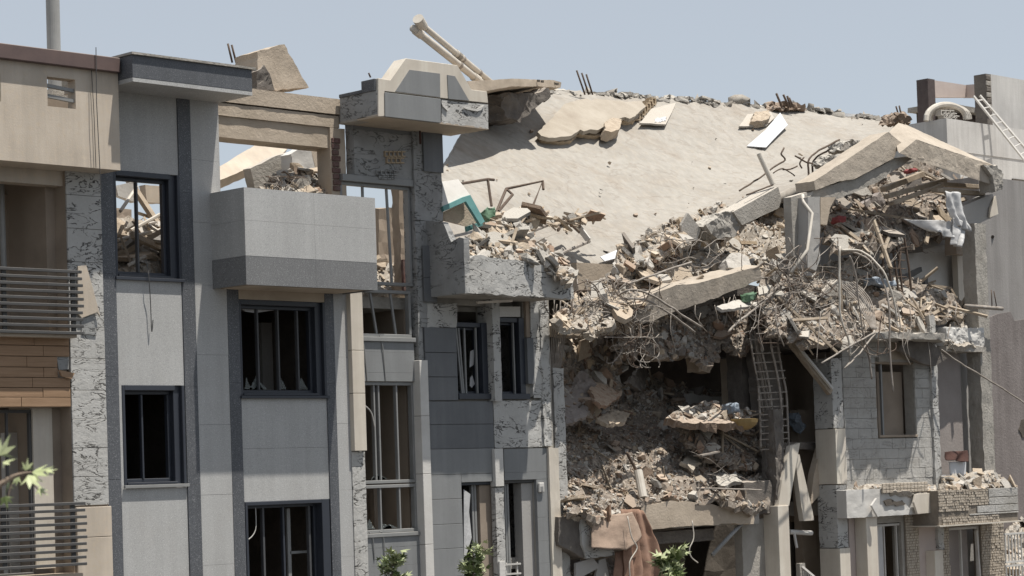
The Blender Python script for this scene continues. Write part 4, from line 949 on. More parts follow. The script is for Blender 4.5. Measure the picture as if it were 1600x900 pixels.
piece('dark_panel_fragment', 'dark green-grey panel fragment between the broken column and the brick pier', 'panel', m_panel_d, [(497,262),(520,254),(522,288),(502,290)], 2.2, .06)
piece('tan_wall_fragment', 'tan wall fragment behind the balcony next to the brick pier', 'wall fragment', m_conc_b, [(483,222),(520,216),(520,262),(494,266)], 3.0, .2, rough=(.25, .02, 2))
# ridge beams
piece('broken_beam', 'tilted smooth grey beam with cut left end below the standing pipe stub', 'beam', m_conc, [(1146,331),(1216,292),(1221,312),(1217,325),(1160,352)], 1.2, .5, rough=(.2, .012, 3))
piece('broken_beam', 'battered beam stump left of the tilted smooth grey beam', 'beam', m_grey_ch, [(1104,352),(1130,334),(1146,330),(1160,352),(1150,370),(1118,372)], 1.25, .5, rough=(.12, .05, 6), jg=1)
piece('broken_beam', 'long inclined concrete beam with shadowed face above the dark cavity', 'beam', m_beam, [(972,494),(1003,466),(1057,446),(1090,442),(1150,426),(1186,416),(1190,436),(1123,464),(1047,490),(1000,508)], PL(1080, 470, .3, -.15), .55, rough=(.18, .025, 8), jg=.8)
piece('broken_beam', 'long flat slab edge behind the wire tangle at the end of the cantilever', 'beam', m_conc_b, [(866,508),(900,500),(960,500),(995,508),(990,520),(930,526),(872,522)], .9, .6, rough=(.2, .03, 4), jg=1)
lb_ = piece('broken_beam', 'beige inclined beam rising to the ridge from the grey post', 'beam', m_beam, [(1272,283),(1330,245),(1388,206),(1413,227),(1400,237),(1397,247),(1335,280),(1312,283),(1274,297)], .35, .5, rough=(.11, .016, 4))
lb2 = pp('torn_underside', m_conc, lb_, jag([(1262,314),(1272,297),(1312,284),(1335,281),(1397,247),(1428,246),(1372,284),(1310,311)], .8, 9, 2), .42, .35, rough=(.16, .03, 4))
def hull(name, pts, mat, parent=None, rough=None):
    bm = bmesh.new()
    for p in pts: bm.verts.new(p)
    r = bmesh.ops.convex_hull(bm, input=bm.verts)
    bmesh.ops.delete(bm, geom=[v for v in bm.verts if not v.link_faces], context='VERTS')
    bm.verts.index_update(); mb = MB(); mb.add([v.co.copy() for v in bm.verts], [tuple(v.index for v in f.verts) for f in bm.faces]); bm.free()
    return mb.build(name, mat, parent, rough=rough)
fp = [(1432,218),(1535,254),(1556,260),(1563,276),(1560,292),(1507,274),(1420,246),(1405,239)]
pts = [at(x, y, .15) for x, y in fp]+[at(1404,192,.9), at(1416,195,.95), at(1447,210,.9), at(1493,231,.75), at(1537,253,.45), at(1420,244,.8), at(1556,288,.6), at(1390,205,.8), at(1413,229,.75)]
tag(hull('broken_beam', pts, m_beam, rough=(.11, .02, 3)), 'bright cream beam sloping down from the ridge to the right end', 'beam')
piece('beam_end_lump', 'crumbled end of the cream beam over the right column', 'concrete lump', m_conc, [(1538,258),(1556,258),(1568,272),(1567,296),(1556,300),(1552,278)], .05, .4, rough=(.08, .05, 6), jg=1)
piece('broken_beam', 'short grey beam stub under the bright cream beam beside the white plastic', 'beam', m_plaster, [(1504,322),(1551,303),(1560,335),(1512,358)], .5, .35, rough=(.2, .01, 3))
piece('facing_slab', 'cream triangular facing slab at the end of the short beam stub', 'stone slab', m_cream, [(1548,325),(1556,306),(1560,334),(1547,340)], .42, .05)
piece('standing_post', 'pale square concrete post standing under the inclined beige beam', 'post', m_plaster, [(1262,308),(1281,308),(1281,405),(1274,423),(1262,418)], .1, .45, rough=(.2, .015, 4))
piece('wall_fragment', 'dark grey panel on the shaded side of the square post', 'panel', m_conc, [(1236,308),(1261,300),(1261,420),(1240,400)], .35, .2, rough=(.2, .012, 6))
piece('tan_plate', 'tan triangular plate between the square post and the inclined beam', 'board', m_conc_b, [(1282,308),(1306,308),(1297,325),(1292,352),(1282,350)], .25, .08)
piece('broken_beam', 'tilted beam with bent bars growing out of its lower end', 'beam', m_conc, [(1283,462),(1310,436),(1330,440),(1360,478),(1366,500),(1340,508)], .2, .35, rough=(.14, .025, 9), jg=1)
piece('hanging_plate', 'dark tilted plate hanging over the small upper window', 'plate', m_conc_d, [(1405,545),(1418,520),(1450,530),(1480,560),(1462,572),(1440,568)], -.3, .12, rough=(.2, .02, 2))
piece('diagonal_board', 'cream diagonal board leaning left of the A-shaped pair', 'board', m_cream, [(1235,697),(1250,692),(1233,790),(1216,792),(1222,750)], -.05, .10)
piece('diagonal_board', 'cream narrow board leaning right of the A-shaped pair', 'board', m_cream, [(1242,712),(1249,710),(1270,800),(1272,813),(1256,814),(1252,790)], .05, .12)
piece('diagonal_board', 'tan board slanting beside the cream corner pilaster', 'board', m_conc_b, [(1285,692),(1300,693),(1282,772),(1266,790),(1272,740)], .35, .15)
piece('concrete_lump', 'rough grey lump lying on the pale roof beside the inclined beige beam', 'concrete lump', m_grey_ch, [(1314,233),(1320,222),(1332,219),(1346,222),(1345,230),(1326,238)], .9, .4, rough=(.07, .05, 5), jg=.6)
piece('concrete_lump', 'smaller rough grey lump on the roof left of the other lump', 'concrete lump', m_grey_ch, [(1285,256),(1297,243),(1312,246),(1308,256),(1290,262)], .9, .3, rough=(.07, .05, 7), jg=.6)
piece('plaster_plate', 'upright pale wall remnant under the inclined beam', 'wall fragment', m_plaster_p, [(1345,320),(1375,300),(1388,320),(1386,352),(1350,350)], 1.6, .15, rough=(.16, .03, 3), jg=1)
# long timbers below the cream beam
for i, (a, b, yy, w_) in enumerate((((1385, 307), (1475, 282), .8, .10), ((1392, 318), (1470, 290), .6, .08), ((1380, 296), (1440, 272), 1.2, .12), ((1460, 297), (1535, 303), .5, .09), ((1470, 288), (1530, 292), .8, .09))):
    o = MB().beam(at(*a, yy), at(*b, yy+.2), .16, w_).build('timber_board', m_timber, None, bev=.006)
    tag(o, ['long pale board under the cream beam, lowest of the left pile', 'long pale board under the cream beam, middle of the left pile', 'long pale board under the cream beam, topmost of the left pile', 'short board sticking out right beneath the cream beam end', 'short board crossing above the white plastic sheet'][i], 'board', 'boards under the cream beam')
# roof edge: torn crust along the top
ec = MB(); rr = random.Random(5)
for i in range(210):
    u = rr.random()**.9; p = roof_pt(u, 1.0)+V((rr.uniform(-.1, .1), rr.uniform(-.12, .1), rr.uniform(-.16, .03)))
    s_ = rr.uniform(.03, .13)
    ec.obox(p, V((s_*1.6, rr.uniform(-.1, .1), rr.uniform(-.02, .03))), V((0, s_, rr.uniform(-.05, .05))), V((0, .01, s_*.35)))
o = ec.build('torn_roof_edge', m_grey_ch, D, rough=(.12, .03, 3)); o['kind'] = 'stuff'
def roof_thing(name, lbl, cat, mat, poly, th, lift=.01, rough=None, tilt=0, group=None, jg=0):
    return tag(roof_plate(jag(poly, jg, 8, 3) if jg else poly, th, lift, mat, name, None, rough, tilt), lbl, cat, group)
roof_thing('hollow_clay_layer', 'layer of broken hollow clay infill showing under the lower edge of the beige roof plate', 'clay layer', m_brickp, [(843,212),(850,200),(905,160),(1000,162),(1004,172),(992,190),(962,191),(952,203),(936,211),(906,210),(894,219),(868,221),(846,219)], .10, .01, rough=(.09, .03, 6), jg=1.6)
roof_thing('roof_slab_fragment', 'broken beige roof plate with hollow clay infill lying flat on the pale roof slab', 'concrete slab', m_plate, [(841,206),(880,165),(905,154),(1000,158),(1008,166),(990,184),(958,185),(950,196),(935,204),(905,203),(893,212),(868,214),(845,212)], .10, .11, rough=(.12, .012, 3), jg=2.0)
roof_thing('concrete_lump', LUMPS[1], 'concrete lump', m_tan_ch, LUMPS[0], .26, .03, rough=(.12, .03, 2), jg=.8)
roof_thing('white_sheet', 'bent white sheet lying on the pale roof below the rebar stubs', 'sheet', m_sheet, [(1167,228),(1196,203),(1219,176),(1231,195),(1214,212),(1197,230)], .02, .10, tilt=.1)
roof_thing('dust_patch_slab', 'thin grey slab patch at the upper roof edge left of the white sheet', 'slab', m_conc, [(1155,197),(1168,179),(1204,174),(1210,184),(1198,196)], .05, .02, jg=.5)
roof_thing('concrete_lump', 'beige lump on the thin grey slab patch near the roof edge', 'concrete lump', m_tan_ch, [(1174,188),(1180,175),(1202,173),(1203,184),(1192,189)], .2, .05, rough=(.1, .04, 2))
roof_thing('dust_patch_slab', 'thin grey slab patch right of the beige roof plate', 'slab', m_conc, [(1000,192),(1018,170),(1056,160),(1050,176),(1040,194)], .05, .02, jg=.5)
roof_thing('paper_scrap', 'small crumpled white scrap on the grey slab patch', 'scrap', m_sheet, [(1022,192),(1026,184),(1041,182),(1040,187),(1032,190)], .05, .08, rough=(.06, .03, 3))
roof_thing('stone', 'small stone lying on the pale roof above the bent metal frame', 'stone', m_brown_ch, [(829,202),(833,201),(834,204),(830,205)], .05)
roof_thing('stone', 'small stone lying in the middle of the pale roof', 'stone', m_brown_ch, [(990,334),(996,332),(997,336),(992,336)], .05)
roof_thing('white_sheet', 'pale flat sheet along the lower roof edge above the wire tangle', 'sheet', m_sheet, [(938,401),(985,382),(1010,376),(994,395),(945,408)], .02, .12)
roof_thing('white_sheet', 'long white strip lying along the top roof edge near the ridge', 'sheet', m_sheet, [(1312,177),(1350,179),(1390,185),(1388,189),(1320,182)], .04, .03)
sp = MB().tube([at(1186,240,1.5), at(1208,288,1.3)], .058, 12).build('pipe_stub', m_pvc, None); tag(sp, 'short beige pipe standing upright in front of the pale roof', 'pipe')
# two white drain pipes sticking up
dp = thing('drain_pipes', 'pair of white drain pipes with sockets sticking up slantwise above the roof', 'pipes', at(782, 148, 7.2))
for k2, (a, b, c) in enumerate((((645, 44, 6.2), (778, 150, 7.2), .08), ((651, 32, 6.3), (783, 142, 7.25), .068))):
    A_, B_ = at(*a), at(*b)
    o = MB().tube([A_, B_], c, 14).build('pipe', m_pvc, dp, smooth=True)
    for t in (.03, .44, .46) if k2 else (.03, .70,):
        MB().tube([A_.lerp(B_, t), A_.lerp(B_, t+.06)], c*1.22, 14).build('socket', m_pvc, o)
    for t in (.52, .72): MB().tube([A_.lerp(B_, t), A_.lerp(B_, t+.02)], c*1.12, 14).build('pipe_clip', m_steel, o)
A_ = at(656, 34, 6.1); MB().tube([A_+V((-.09, -.04, .05)), A_+V((.10, .04, -.07))], .12, 16).build('end_cap', m_pvc, dp)
# turquoise framed board, bent metal frames
tb = thing('turquoise_board', 'tilted white board with turquoise edge resting on the broken balcony rubble', 'board', at(725, 340, .1))
pp('board', m_white, tb, [(688,284),(716,280),(735,305),(722,309),(691,322)], PL(710, 300, .1, .5), .04)
pp('edge', m_teal, tb, [(692,322),(722,308),(735,304),(758,346),(751,352),(728,315),(694,330)], PL(725, 325, -.05, .2), .06, bev=.006)
pp('back_panel', m_tan_ch, tb, [(694,331),(726,316),(744,346),(738,356),(694,345)], .2, .03)
pp('edge', m_teal, tb, [(729,354),(752,347),(755,352),(730,362)], .1, .05)
def framework(lbl, pts_px, r, mat, name, cat, group=None):
    o = MB()
    for ln in pts_px: o.tube([at(*p) for p in ln], r, 6)
    return tag(o.build(name, mat, None), lbl, cat, group)
framework('rusty empty metal frame standing on the pale roof above the broken balcony', [[(775,333,3.2),(791,295,3.6),(848,283,3.8),(830,328,3.4),(775,334,3.2)], [(791,295,3.6),(801,304,3.4),(779,330,3.2)], [(848,283,3.8),(849,296,3.7)]], .03, m_rebar, 'metal_framework', 'metal frame')
framework('bent rusty pipe frame left of the empty metal frame', [[(720,287,2.4),(762,280,2.9),(772,281,2.9)], [(762,280,2.9),(768,322,2.7)]], .028, m_rebar, 'pipe_framework', 'pipe frame')
framework('fallen white window frame lying on the lower roof', [[(820,366,2.6),(892,337,3.4)], [(892,337,3.4),(921,377,2.9)], [(921,377,2.9),(858,404,2.3)]], .035, m_steel, 'window_frame_wreck', 'window frame')
o = MB().beam(at(893,340,3.3), at(920,376,2.8), .12, .04).build('white_rail', m_white, None); tag(o, 'white rail lying across the fallen window frame', 'rail')
o = MB().beam(at(815,372,.9), at(838,400,.6), .12, .07).build('timber_board', m_timber, None); tag(o, 'short pale plank lying on the rubble of the broken balcony', 'board')
bg_ = MB().obox(at(760,336,.5), V((.13,0,.05)), V((0,.1,0)), V((-.03,0,.09))).build('green_bag', m_green, None, rough=(.08,.06,3), smooth=True); tag(bg_, 'crumpled green bag beside the turquoise edged board', 'bag')
bg_ = MB().obox(at(1170,464,.15), V((.12,0,.03)), V((0,.1,0)), V((0,0,.07))).build('green_bottle', m_green, None, rough=(.07,.05,4), smooth=True); tag(bg_, 'crushed green plastic on the ledge under the long inclined beam', 'plastic scrap')
piece('white_tray', 'pale flat tray sticking out under the long inclined beam', 'tray', m_white_ch, [(1120,479),(1150,468),(1184,472),(1182,478),(1128,484)], PL(1150, 476, .1, 1.5), .06, rough=(.14, .02, 2))
piece('white_basin', 'broken white basin lying on the rubble above the long inclined beam', 'basin', m_white_ch, [(1134,406),(1142,396),(1156,394),(1170,402),(1173,414),(1168,425),(1150,419),(1138,418)], PL(1153, 408, .6, .6), .22, rough=(.09, .02, 2))
# cantilevered plate with rubble, tub and cloth over the lower heap
piece('overhanging_plate', 'ragged plate jutting out over the lower rubble heap', 'slab', m_brown_ch, [(1042,652),(1068,640),(1110,632),(1150,640),(1182,656),(1160,662),(1120,662),(1080,660)], PL(1110, 650, .5, 2.2), .15, rough=(.12, .05, 3), jg=2.0)
tubm = MB(); c = at(1160, 655, .25); n_ = 14
vs_ = []; fs_ = []
for r_i in range(6):
    rr_ = math.sin(r_i/5*math.pi/2); zz_ = -(math.cos(r_i/5*math.pi/2))*.22
    for k2 in range(n_): vs_.append(c+V((math.cos(2*math.pi*k2/n_)*.34*rr_, math.sin(2*math.pi*k2/n_)*.3*rr_, zz_)))
for r_i in range(5):
    for k2 in range(n_): fs_.append((r_i*n_+k2, r_i*n_+(k2+1) % n_, (r_i+1)*n_+(k2+1) % n_, (r_i+1)*n_+k2))
tubm.add(vs_, fs_); o = tubm.build('ochre_tub', m_ochre, None, solid=.02); tag(o, 'ochre half shell of a tub hanging under the jutting plate', 'tub')
o = MB().obox(at(1141, 638, .35), V((.12,0,.02)), V((0,.12,0)), V((0,0,.09))).build('blue_cloth', m_blue, None, rough=(.07,.05,7), smooth=True); tag(o, 'crumpled pale blue cloth on the jutting plate', 'cloth')
o = MB().obox(at(1311, 343, .7), V((.12,0,.02)), V((0,.1,0)), V((0,0,.06))).build('red_cloth', m_red, None, rough=(.07,.05,8), smooth=True); tag(o, 'red cloth among the rubble below the inclined beige beam', 'cloth')
o = MB().obox(at(1423, 267, 1.6), V((.1,0,.02)), V((0,.1,0)), V((0,0,.04))).build('red_cloth', m_red, None, rough=(.07,.05,9), smooth=True); tag(o, 'small red and white cloth in the gap under the ridge', 'cloth')
# ================================================================== rubble heaps
def inpoly(x, y, P):
    c = False; j = len(P)-1
    for i in range(len(P)):
        if (P[i][1] > y) != (P[j][1] > y) and x < (P[j][0]-P[i][0])*(y-P[i][1])/(P[j][1]-P[i][1])+P[i][0]: c = not c
        j = i
    return c
SH_ = {'chunk': [], 'plate': [], 'brick': [], 'stick': []}
_r = random.Random(77)
def unit_hull(n, sx, sy, sz):
    bm = bmesh.new()
    for _ in range(n):
        while True:
            p = V((_r.uniform(-1, 1), _r.uniform(-1, 1), _r.uniform(-1, 1)))
            if .55 < p.length < 1: break
        bm.verts.new((p.x*sx, p.y*sy, p.z*sz))
    r = bmesh.ops.convex_hull(bm, input=bm.verts)
    bmesh.ops.delete(bm, geom=[v for v in bm.verts if not v.link_faces], context='VERTS')
    bm.verts.index_update()
    q = ([v.co.copy() for v in bm.verts], [tuple(v.index for v in f.verts) for f in bm.faces]); bm.free(); return q
for i in range(8): SH_['chunk'].append(unit_hull(13, .55, .45, .36))
for i in range(7):
    k = _r.choice((4, 5, 5, 6)); P = []
    for j in range(k):
        a = 2*math.pi*(j+_r.uniform(-.3, .3))/k; P.append(V((math.cos(a)*.6*_r.uniform(.7, 1.1), math.sin(a)*.42*_r.uniform(.7, 1.1), -.05)))
    m_ = MB().prism(P, (_r.uniform(-.04, .04), _r.uniform(-.04, .04), .11)); SH_['plate'].append((m_.v, m_.f))
for i in range(3):
    m_ = MB(); L = _r.uniform(.35, .55); h = .26; w_ = .2; t = .05
    m_.box(-L, L, -w_, w_, -h/2, -h/2+t).box(-L, L, -w_, w_, h/2-t, h/2).box(-L, L, -w_, -w_+t, -h/2+t, h/2-t).box(-L, L, w_-t, w_, -h/2+t, h/2-t).box(-L, L, -t/2, t/2, -h/2+t, h/2-t)
    SH_['brick'].append((m_.v, m_.f))
for i in range(4):
    m_ = MB().beam((-.6, _r.uniform(-.04, .04), 0), (.6, _r.uniform(-.04, .04), _r.uniform(-.03, .03)), .07, .045); SH_['stick'].append((m_.v, m_.f))
RM = [m_grey_ch, m_white_ch, m_tan_ch, m_brown_ch, m_brick, m_brickp, m_timber, m_conc_d]
MESH = {}
def base_mesh(kind, si, mi):
    k = (kind, si, mi)
    if k not in MESH:
        nm = {'chunk': 'concrete_chunk', 'plate': 'plaster_plate', 'brick': 'hollow_brick', 'stick': 'timber_scrap'}[kind]
        me = bpy.data.meshes.new(nm); v, f = SH_[kind][si]
        me.from_pydata(v, [], f); me.materials.append(RM[mi])
        bm = bmesh.new(); bm.from_mesh(me); bmesh.ops.recalc_face_normals(bm, faces=bm.faces)
        if kind == 'chunk':
            bmesh.ops.subdivide_edges(bm, edges=bm.edges, cuts=1); bmesh.ops.triangulate(bm, faces=[f for f in bm.faces if len(f.verts) > 3])
            for vv in bm.verts: vv.co += noise.noise_vector(vv.co*5+V((si*3., 0, 0)))*.05
        bm.to_mesh(me); bm.free(); MESH[k] = me
    return MESH[k]
from mathutils import Euler, Quaternion
PALS = {'dusty': [6, 3, 4, 7, 1, 0, 0, 1.5], 'grey': [7, 3, 3, 3, 0, 0, 0, 1.5], 'brown': [4, 1.5, 3, 6, 1, .6, 0, 2], 'pale': [4, 5, 5, 1.5, .3, .6, 0, 0], 'tan': [4, 2.5, 6, 3, .5, 1, 0, .5], 'dark': [3, 1, 1, 4, 1, 0, 0, 5]}  # dark mix: shade under the ridge and in the cavity put into chunk colours
CNAME = {'chunk': ('concrete_chunk', 'concrete chunk'), 'plate': ('plaster_plate', 'plaster fragment'), 'brick': ('hollow_brick', 'hollow brick'), 'stick': ('timber_scrap', 'wood scrap')}
CLAB = {'chunk': 'concrete chunk', 'plate': 'plaster fragment', 'brick': 'hollow brick', 'stick': 'wooden strip'}
CCOL = ['grey', 'whitish', 'tan', 'brown', 'reddish', 'ochre', 'splintered', 'sooty']
ORD = ['', 'second ', 'third ', 'fourth ', 'fifth ', 'sixth ', 'seventh ', 'eighth ', 'ninth ', 'tenth ', 'eleventh ', 'twelfth ']
LBL = []
def heap(label, where, poly, pl, amp, pal, n_small, smin, smax, ind, seed, base=None, step=6, parent=None, lift=0., flat=.5, thick=.12, nobase=False):
    rr = random.Random(seed); n = nrm(pl)
    xs = [p[0] for p in poly]; ys = [p[1] for p in poly]; x0, x1, y0, y1 = min(xs), max(xs), min(ys), max(ys)
    def hgt(p): 
        return (fbm(p*.8+V((seed*3., 0, 0)), 3)*1.0 + fbm(p*2.6+V((0, seed*5., 0)), 3)*.55)*amp
    def P(x, y):
        p = at(x, y, pl); return p+n*(hgt(p)+lift)
    # the mass underneath, one closed body
    mb = MB(); idx = {}
    nx, ny = int((x1-x0)/step)+2, int((y1-y0)/step)+2
    keep = [(i, j) for j in range(ny) for i in range(nx) if inpoly(x0+(i+.5)*step, y0+(j+.5)*step, poly)]
    vs_ = []; fs_ = []
    def vid(i, j):
        if (i, j) not in idx:
            p = P(x0+i*step, y0+j*step); p = p+noise.noise_vector(p*6)*.07
            idx[(i, j)] = len(vs_); vs_.append(p)
        return idx[(i, j)]
    for i, j in keep: fs_.append((vid(i, j), vid(i, j+1), vid(i+1, j+1), vid(i+1, j)))
    mb.add(vs_, fs_)
    if nobase: mb = None
    if mb:
      o = mb.build('rubble', base or m_dust, parent, face=n)
      mo = o.modifiers.new('solid', 'SOLIDIFY'); mo.thickness = thick; mo.offset = -1
    # flip check is left to the renderer: both sides are closed
      o['kind'] = 'stuff'
      if parent is None: o['label'] = label
    # small shards, one mesh
    wts = PALS[pal]; sm = MB()
    def rot():
        ax = (n+V((rr.gauss(0, flat), rr.gauss(0, flat), rr.gauss(0, flat)))).normalized()
        return ax.to_track_quat('Z', 'Y') @ Quaternion((0, 0, 1), rr.uniform(0, 6.283))
    def sample():
        for _ in range(400):
            x, y = rr.uniform(x0, x1), rr.uniform(y0, y1)
            if inpoly(x, y, poly): return x, y
        return x, y
    for _ in range(n_small):
        x, y = sample(); s = smin*(smax/smin)**(rr.random()**2)
        kd = rr.choices(('chunk', 'plate', 'stick', 'brick'), (6, 6, .45, .08))[0]
        v, f = rr.choice(SH_[kd]); q = rot(); c = P(x, y)+n*s*rr.uniform(-.22, .16)
        sm.add([c+(q @ (p*s)) for p in v], f, 6 if kd == 'stick' else (rr.choice((4, 5)) if kd == 'brick' else rr.choices(range(8), wts)[0]))
    o2 = sm.build('debris', RM, parent); o2['kind'] = 'stuff'
    if parent is None: o2['label'] = 'small broken bits '+where
    for kd, cnt, a, b in ind:
        for _ in range(cnt):
            x, y = sample(); s = a*(b/a)**rr.random()
            mi = 6 if kd == 'stick' else (rr.choice((4, 5)) if kd == 'brick' else rr.choices(range(8), wts)[0])
            si = rr.randrange(len(SH_[kd])); ob = bpy.data.objects.new(CNAME[kd][0], base_mesh(kd, si, mi)); COL.objects.link(ob)
            ob.rotation_mode = 'QUATERNION'; ob.rotation_quaternion = rot()
            ob.location = P(x, y)+n*s*rr.uniform(-.06, .22); ob.scale = (s*rr.uniform(.85, 1.2), s*rr.uniform(.8, 1.1), s*rr.uniform(.85, 1.15))
            LBL.append((ob, kd, mi, s, where, (x-x0)/(x1-x0), (y-y0)/(y1-y0)))
            tag(ob, None, CNAME[kd][1], {'chunk': 'concrete chunks ', 'plate': 'plaster fragments ', 'brick': 'hollow bricks ', 'stick': 'wood strips '}[kd]+where)
# broken balcony of C
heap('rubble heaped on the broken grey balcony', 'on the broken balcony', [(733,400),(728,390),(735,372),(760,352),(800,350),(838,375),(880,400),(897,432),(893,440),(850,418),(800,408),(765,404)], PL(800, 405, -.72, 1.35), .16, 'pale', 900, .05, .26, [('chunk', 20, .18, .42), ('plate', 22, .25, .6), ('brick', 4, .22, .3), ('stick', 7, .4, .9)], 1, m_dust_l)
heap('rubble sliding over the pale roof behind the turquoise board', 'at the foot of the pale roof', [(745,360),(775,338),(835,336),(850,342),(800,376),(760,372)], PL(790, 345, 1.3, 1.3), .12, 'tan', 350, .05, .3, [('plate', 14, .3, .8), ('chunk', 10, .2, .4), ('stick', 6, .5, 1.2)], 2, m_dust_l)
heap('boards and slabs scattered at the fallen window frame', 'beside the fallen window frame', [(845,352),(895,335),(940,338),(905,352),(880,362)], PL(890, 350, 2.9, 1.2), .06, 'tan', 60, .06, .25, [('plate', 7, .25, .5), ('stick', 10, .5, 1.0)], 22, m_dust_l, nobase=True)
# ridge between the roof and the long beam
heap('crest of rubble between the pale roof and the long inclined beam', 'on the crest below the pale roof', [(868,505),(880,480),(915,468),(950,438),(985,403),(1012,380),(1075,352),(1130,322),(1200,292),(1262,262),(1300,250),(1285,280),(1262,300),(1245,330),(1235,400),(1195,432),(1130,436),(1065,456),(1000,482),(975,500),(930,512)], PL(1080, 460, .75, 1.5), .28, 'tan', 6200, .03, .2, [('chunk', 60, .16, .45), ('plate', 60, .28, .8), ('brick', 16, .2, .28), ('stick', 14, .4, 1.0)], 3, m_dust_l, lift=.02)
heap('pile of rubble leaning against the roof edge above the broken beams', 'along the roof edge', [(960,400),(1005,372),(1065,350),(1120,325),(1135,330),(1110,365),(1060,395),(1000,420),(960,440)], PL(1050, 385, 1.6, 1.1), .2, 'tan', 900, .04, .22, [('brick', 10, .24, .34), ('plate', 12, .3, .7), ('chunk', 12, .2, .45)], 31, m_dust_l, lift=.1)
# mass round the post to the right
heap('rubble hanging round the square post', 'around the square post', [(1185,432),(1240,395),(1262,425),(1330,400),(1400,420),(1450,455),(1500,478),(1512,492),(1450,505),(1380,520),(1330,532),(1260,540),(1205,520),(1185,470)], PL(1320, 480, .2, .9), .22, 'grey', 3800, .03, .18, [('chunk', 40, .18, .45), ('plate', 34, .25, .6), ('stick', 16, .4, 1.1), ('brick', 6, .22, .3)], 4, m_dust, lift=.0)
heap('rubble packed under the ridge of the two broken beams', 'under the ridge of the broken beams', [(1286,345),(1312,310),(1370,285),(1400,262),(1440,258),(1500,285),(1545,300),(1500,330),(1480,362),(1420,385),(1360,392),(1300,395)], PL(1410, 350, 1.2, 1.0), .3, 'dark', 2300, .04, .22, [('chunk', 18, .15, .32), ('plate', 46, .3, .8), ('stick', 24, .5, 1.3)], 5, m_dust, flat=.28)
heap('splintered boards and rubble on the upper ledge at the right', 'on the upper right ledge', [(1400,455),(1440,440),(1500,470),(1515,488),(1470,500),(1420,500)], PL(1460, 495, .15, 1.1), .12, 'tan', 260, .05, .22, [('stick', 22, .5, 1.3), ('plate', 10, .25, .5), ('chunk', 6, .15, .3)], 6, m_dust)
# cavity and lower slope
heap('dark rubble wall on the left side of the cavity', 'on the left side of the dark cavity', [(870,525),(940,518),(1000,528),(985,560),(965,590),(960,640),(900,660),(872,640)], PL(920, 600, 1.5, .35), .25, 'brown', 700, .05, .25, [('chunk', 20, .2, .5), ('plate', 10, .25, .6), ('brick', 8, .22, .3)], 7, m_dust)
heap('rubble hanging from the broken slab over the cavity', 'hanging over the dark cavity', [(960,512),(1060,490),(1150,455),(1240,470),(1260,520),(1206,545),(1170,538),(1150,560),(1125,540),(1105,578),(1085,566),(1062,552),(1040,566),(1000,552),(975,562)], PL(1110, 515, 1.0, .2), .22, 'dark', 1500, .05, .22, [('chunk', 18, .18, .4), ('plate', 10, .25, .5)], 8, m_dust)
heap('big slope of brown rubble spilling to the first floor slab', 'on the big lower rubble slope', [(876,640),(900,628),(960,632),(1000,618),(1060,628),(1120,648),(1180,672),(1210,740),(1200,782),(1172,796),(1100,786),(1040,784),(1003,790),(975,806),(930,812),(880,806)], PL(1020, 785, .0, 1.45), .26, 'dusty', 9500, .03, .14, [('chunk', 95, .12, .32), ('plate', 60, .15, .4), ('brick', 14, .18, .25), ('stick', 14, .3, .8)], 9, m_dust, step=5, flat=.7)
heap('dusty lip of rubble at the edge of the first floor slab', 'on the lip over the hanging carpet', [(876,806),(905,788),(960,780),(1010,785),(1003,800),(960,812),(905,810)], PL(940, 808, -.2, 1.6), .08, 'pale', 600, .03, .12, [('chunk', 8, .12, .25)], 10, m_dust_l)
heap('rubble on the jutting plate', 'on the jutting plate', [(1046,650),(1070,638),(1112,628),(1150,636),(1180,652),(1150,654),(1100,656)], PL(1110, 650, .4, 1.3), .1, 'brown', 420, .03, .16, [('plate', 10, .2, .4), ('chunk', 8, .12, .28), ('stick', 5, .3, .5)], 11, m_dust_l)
# right balconies
heap('rubble on the right stone balcony', 'on the right stone balcony', [(1470,768),(1476,748),(1500,740),(1545,740),(1570,754),(1590,766)], PL(1530, 765, -.5, 1.1), .1, 'pale', 380, .04, .18, [('plate', 20, .2, .45), ('chunk', 10, .12, .3)], 12, m_dust_l)
heap('bits along the ledge under the block wall', 'on the ledge under the block wall', [(1324,766),(1340,758),(1400,760),(1461,758),(1461,768)], PL(1390, 765, -.3, 1.2), .05, 'pale', 170, .03, .12, [('plate', 5, .15, .3)], 13, m_dust_l)
heap('rubble on the ragged ledge of the right column', 'on the ragged ledge by the right column', [(1476,515),(1490,500),(1530,502),(1540,525),(1538,540),(1480,540)], PL(1505, 535, -.1, .9), .1, 'pale', 200, .04, .16, [('chunk', 8, .15, .3)], 14, m_dust_l)
# rooms without roofs
heap('rubble and wires on the floor behind the boxed balcony', 'behind the boxed balcony', [(405,303),(425,276),(470,268),(520,280),(522,305),(440,300)], PL(470, 300, .3, 1.6), .12, 'pale', 300, .05, .2, [('chunk', 8, .2, .5), ('plate', 6, .2, .4)], 15, m_dust_l)
heap('bright rubble inside the room behind the upper left window', 'inside the upper left window', [(150,420),(165,350),(240,340),(330,350),(340,440),(160,440)], PL(230, 425, 1.2, 1.3), .25, 'pale', 420, .06, .35, [('plate', 16, .3, .8), ('chunk', 10, .25, .5), ('stick', 14, .6, 1.6)], 16, m_dust_l)
heap('rubble inside the roofless room behind the tall bay window', 'behind the tall bay window', [(548,450),(560,400),(600,370),(650,390),(660,455)], PL(600, 445, 1.2, 1.3), .2, 'pale', 320, .05, .3, [('plate', 8, .25, .6), ('chunk', 8, .2, .4), ('stick', 8, .5, 1.2)], 17, m_dust_l)
heap('rubble on the ground behind the white railing', 'behind the white railing', [(1560,840),(1590,815),(1640,815),(1640,940),(1560,940)], PL(1600, 900, .2, .8), .15, 'pale', 320, .06, .3, [('plate', 12, .3, .7), ('chunk', 10, .2, .45)], 18, m_dust_l)
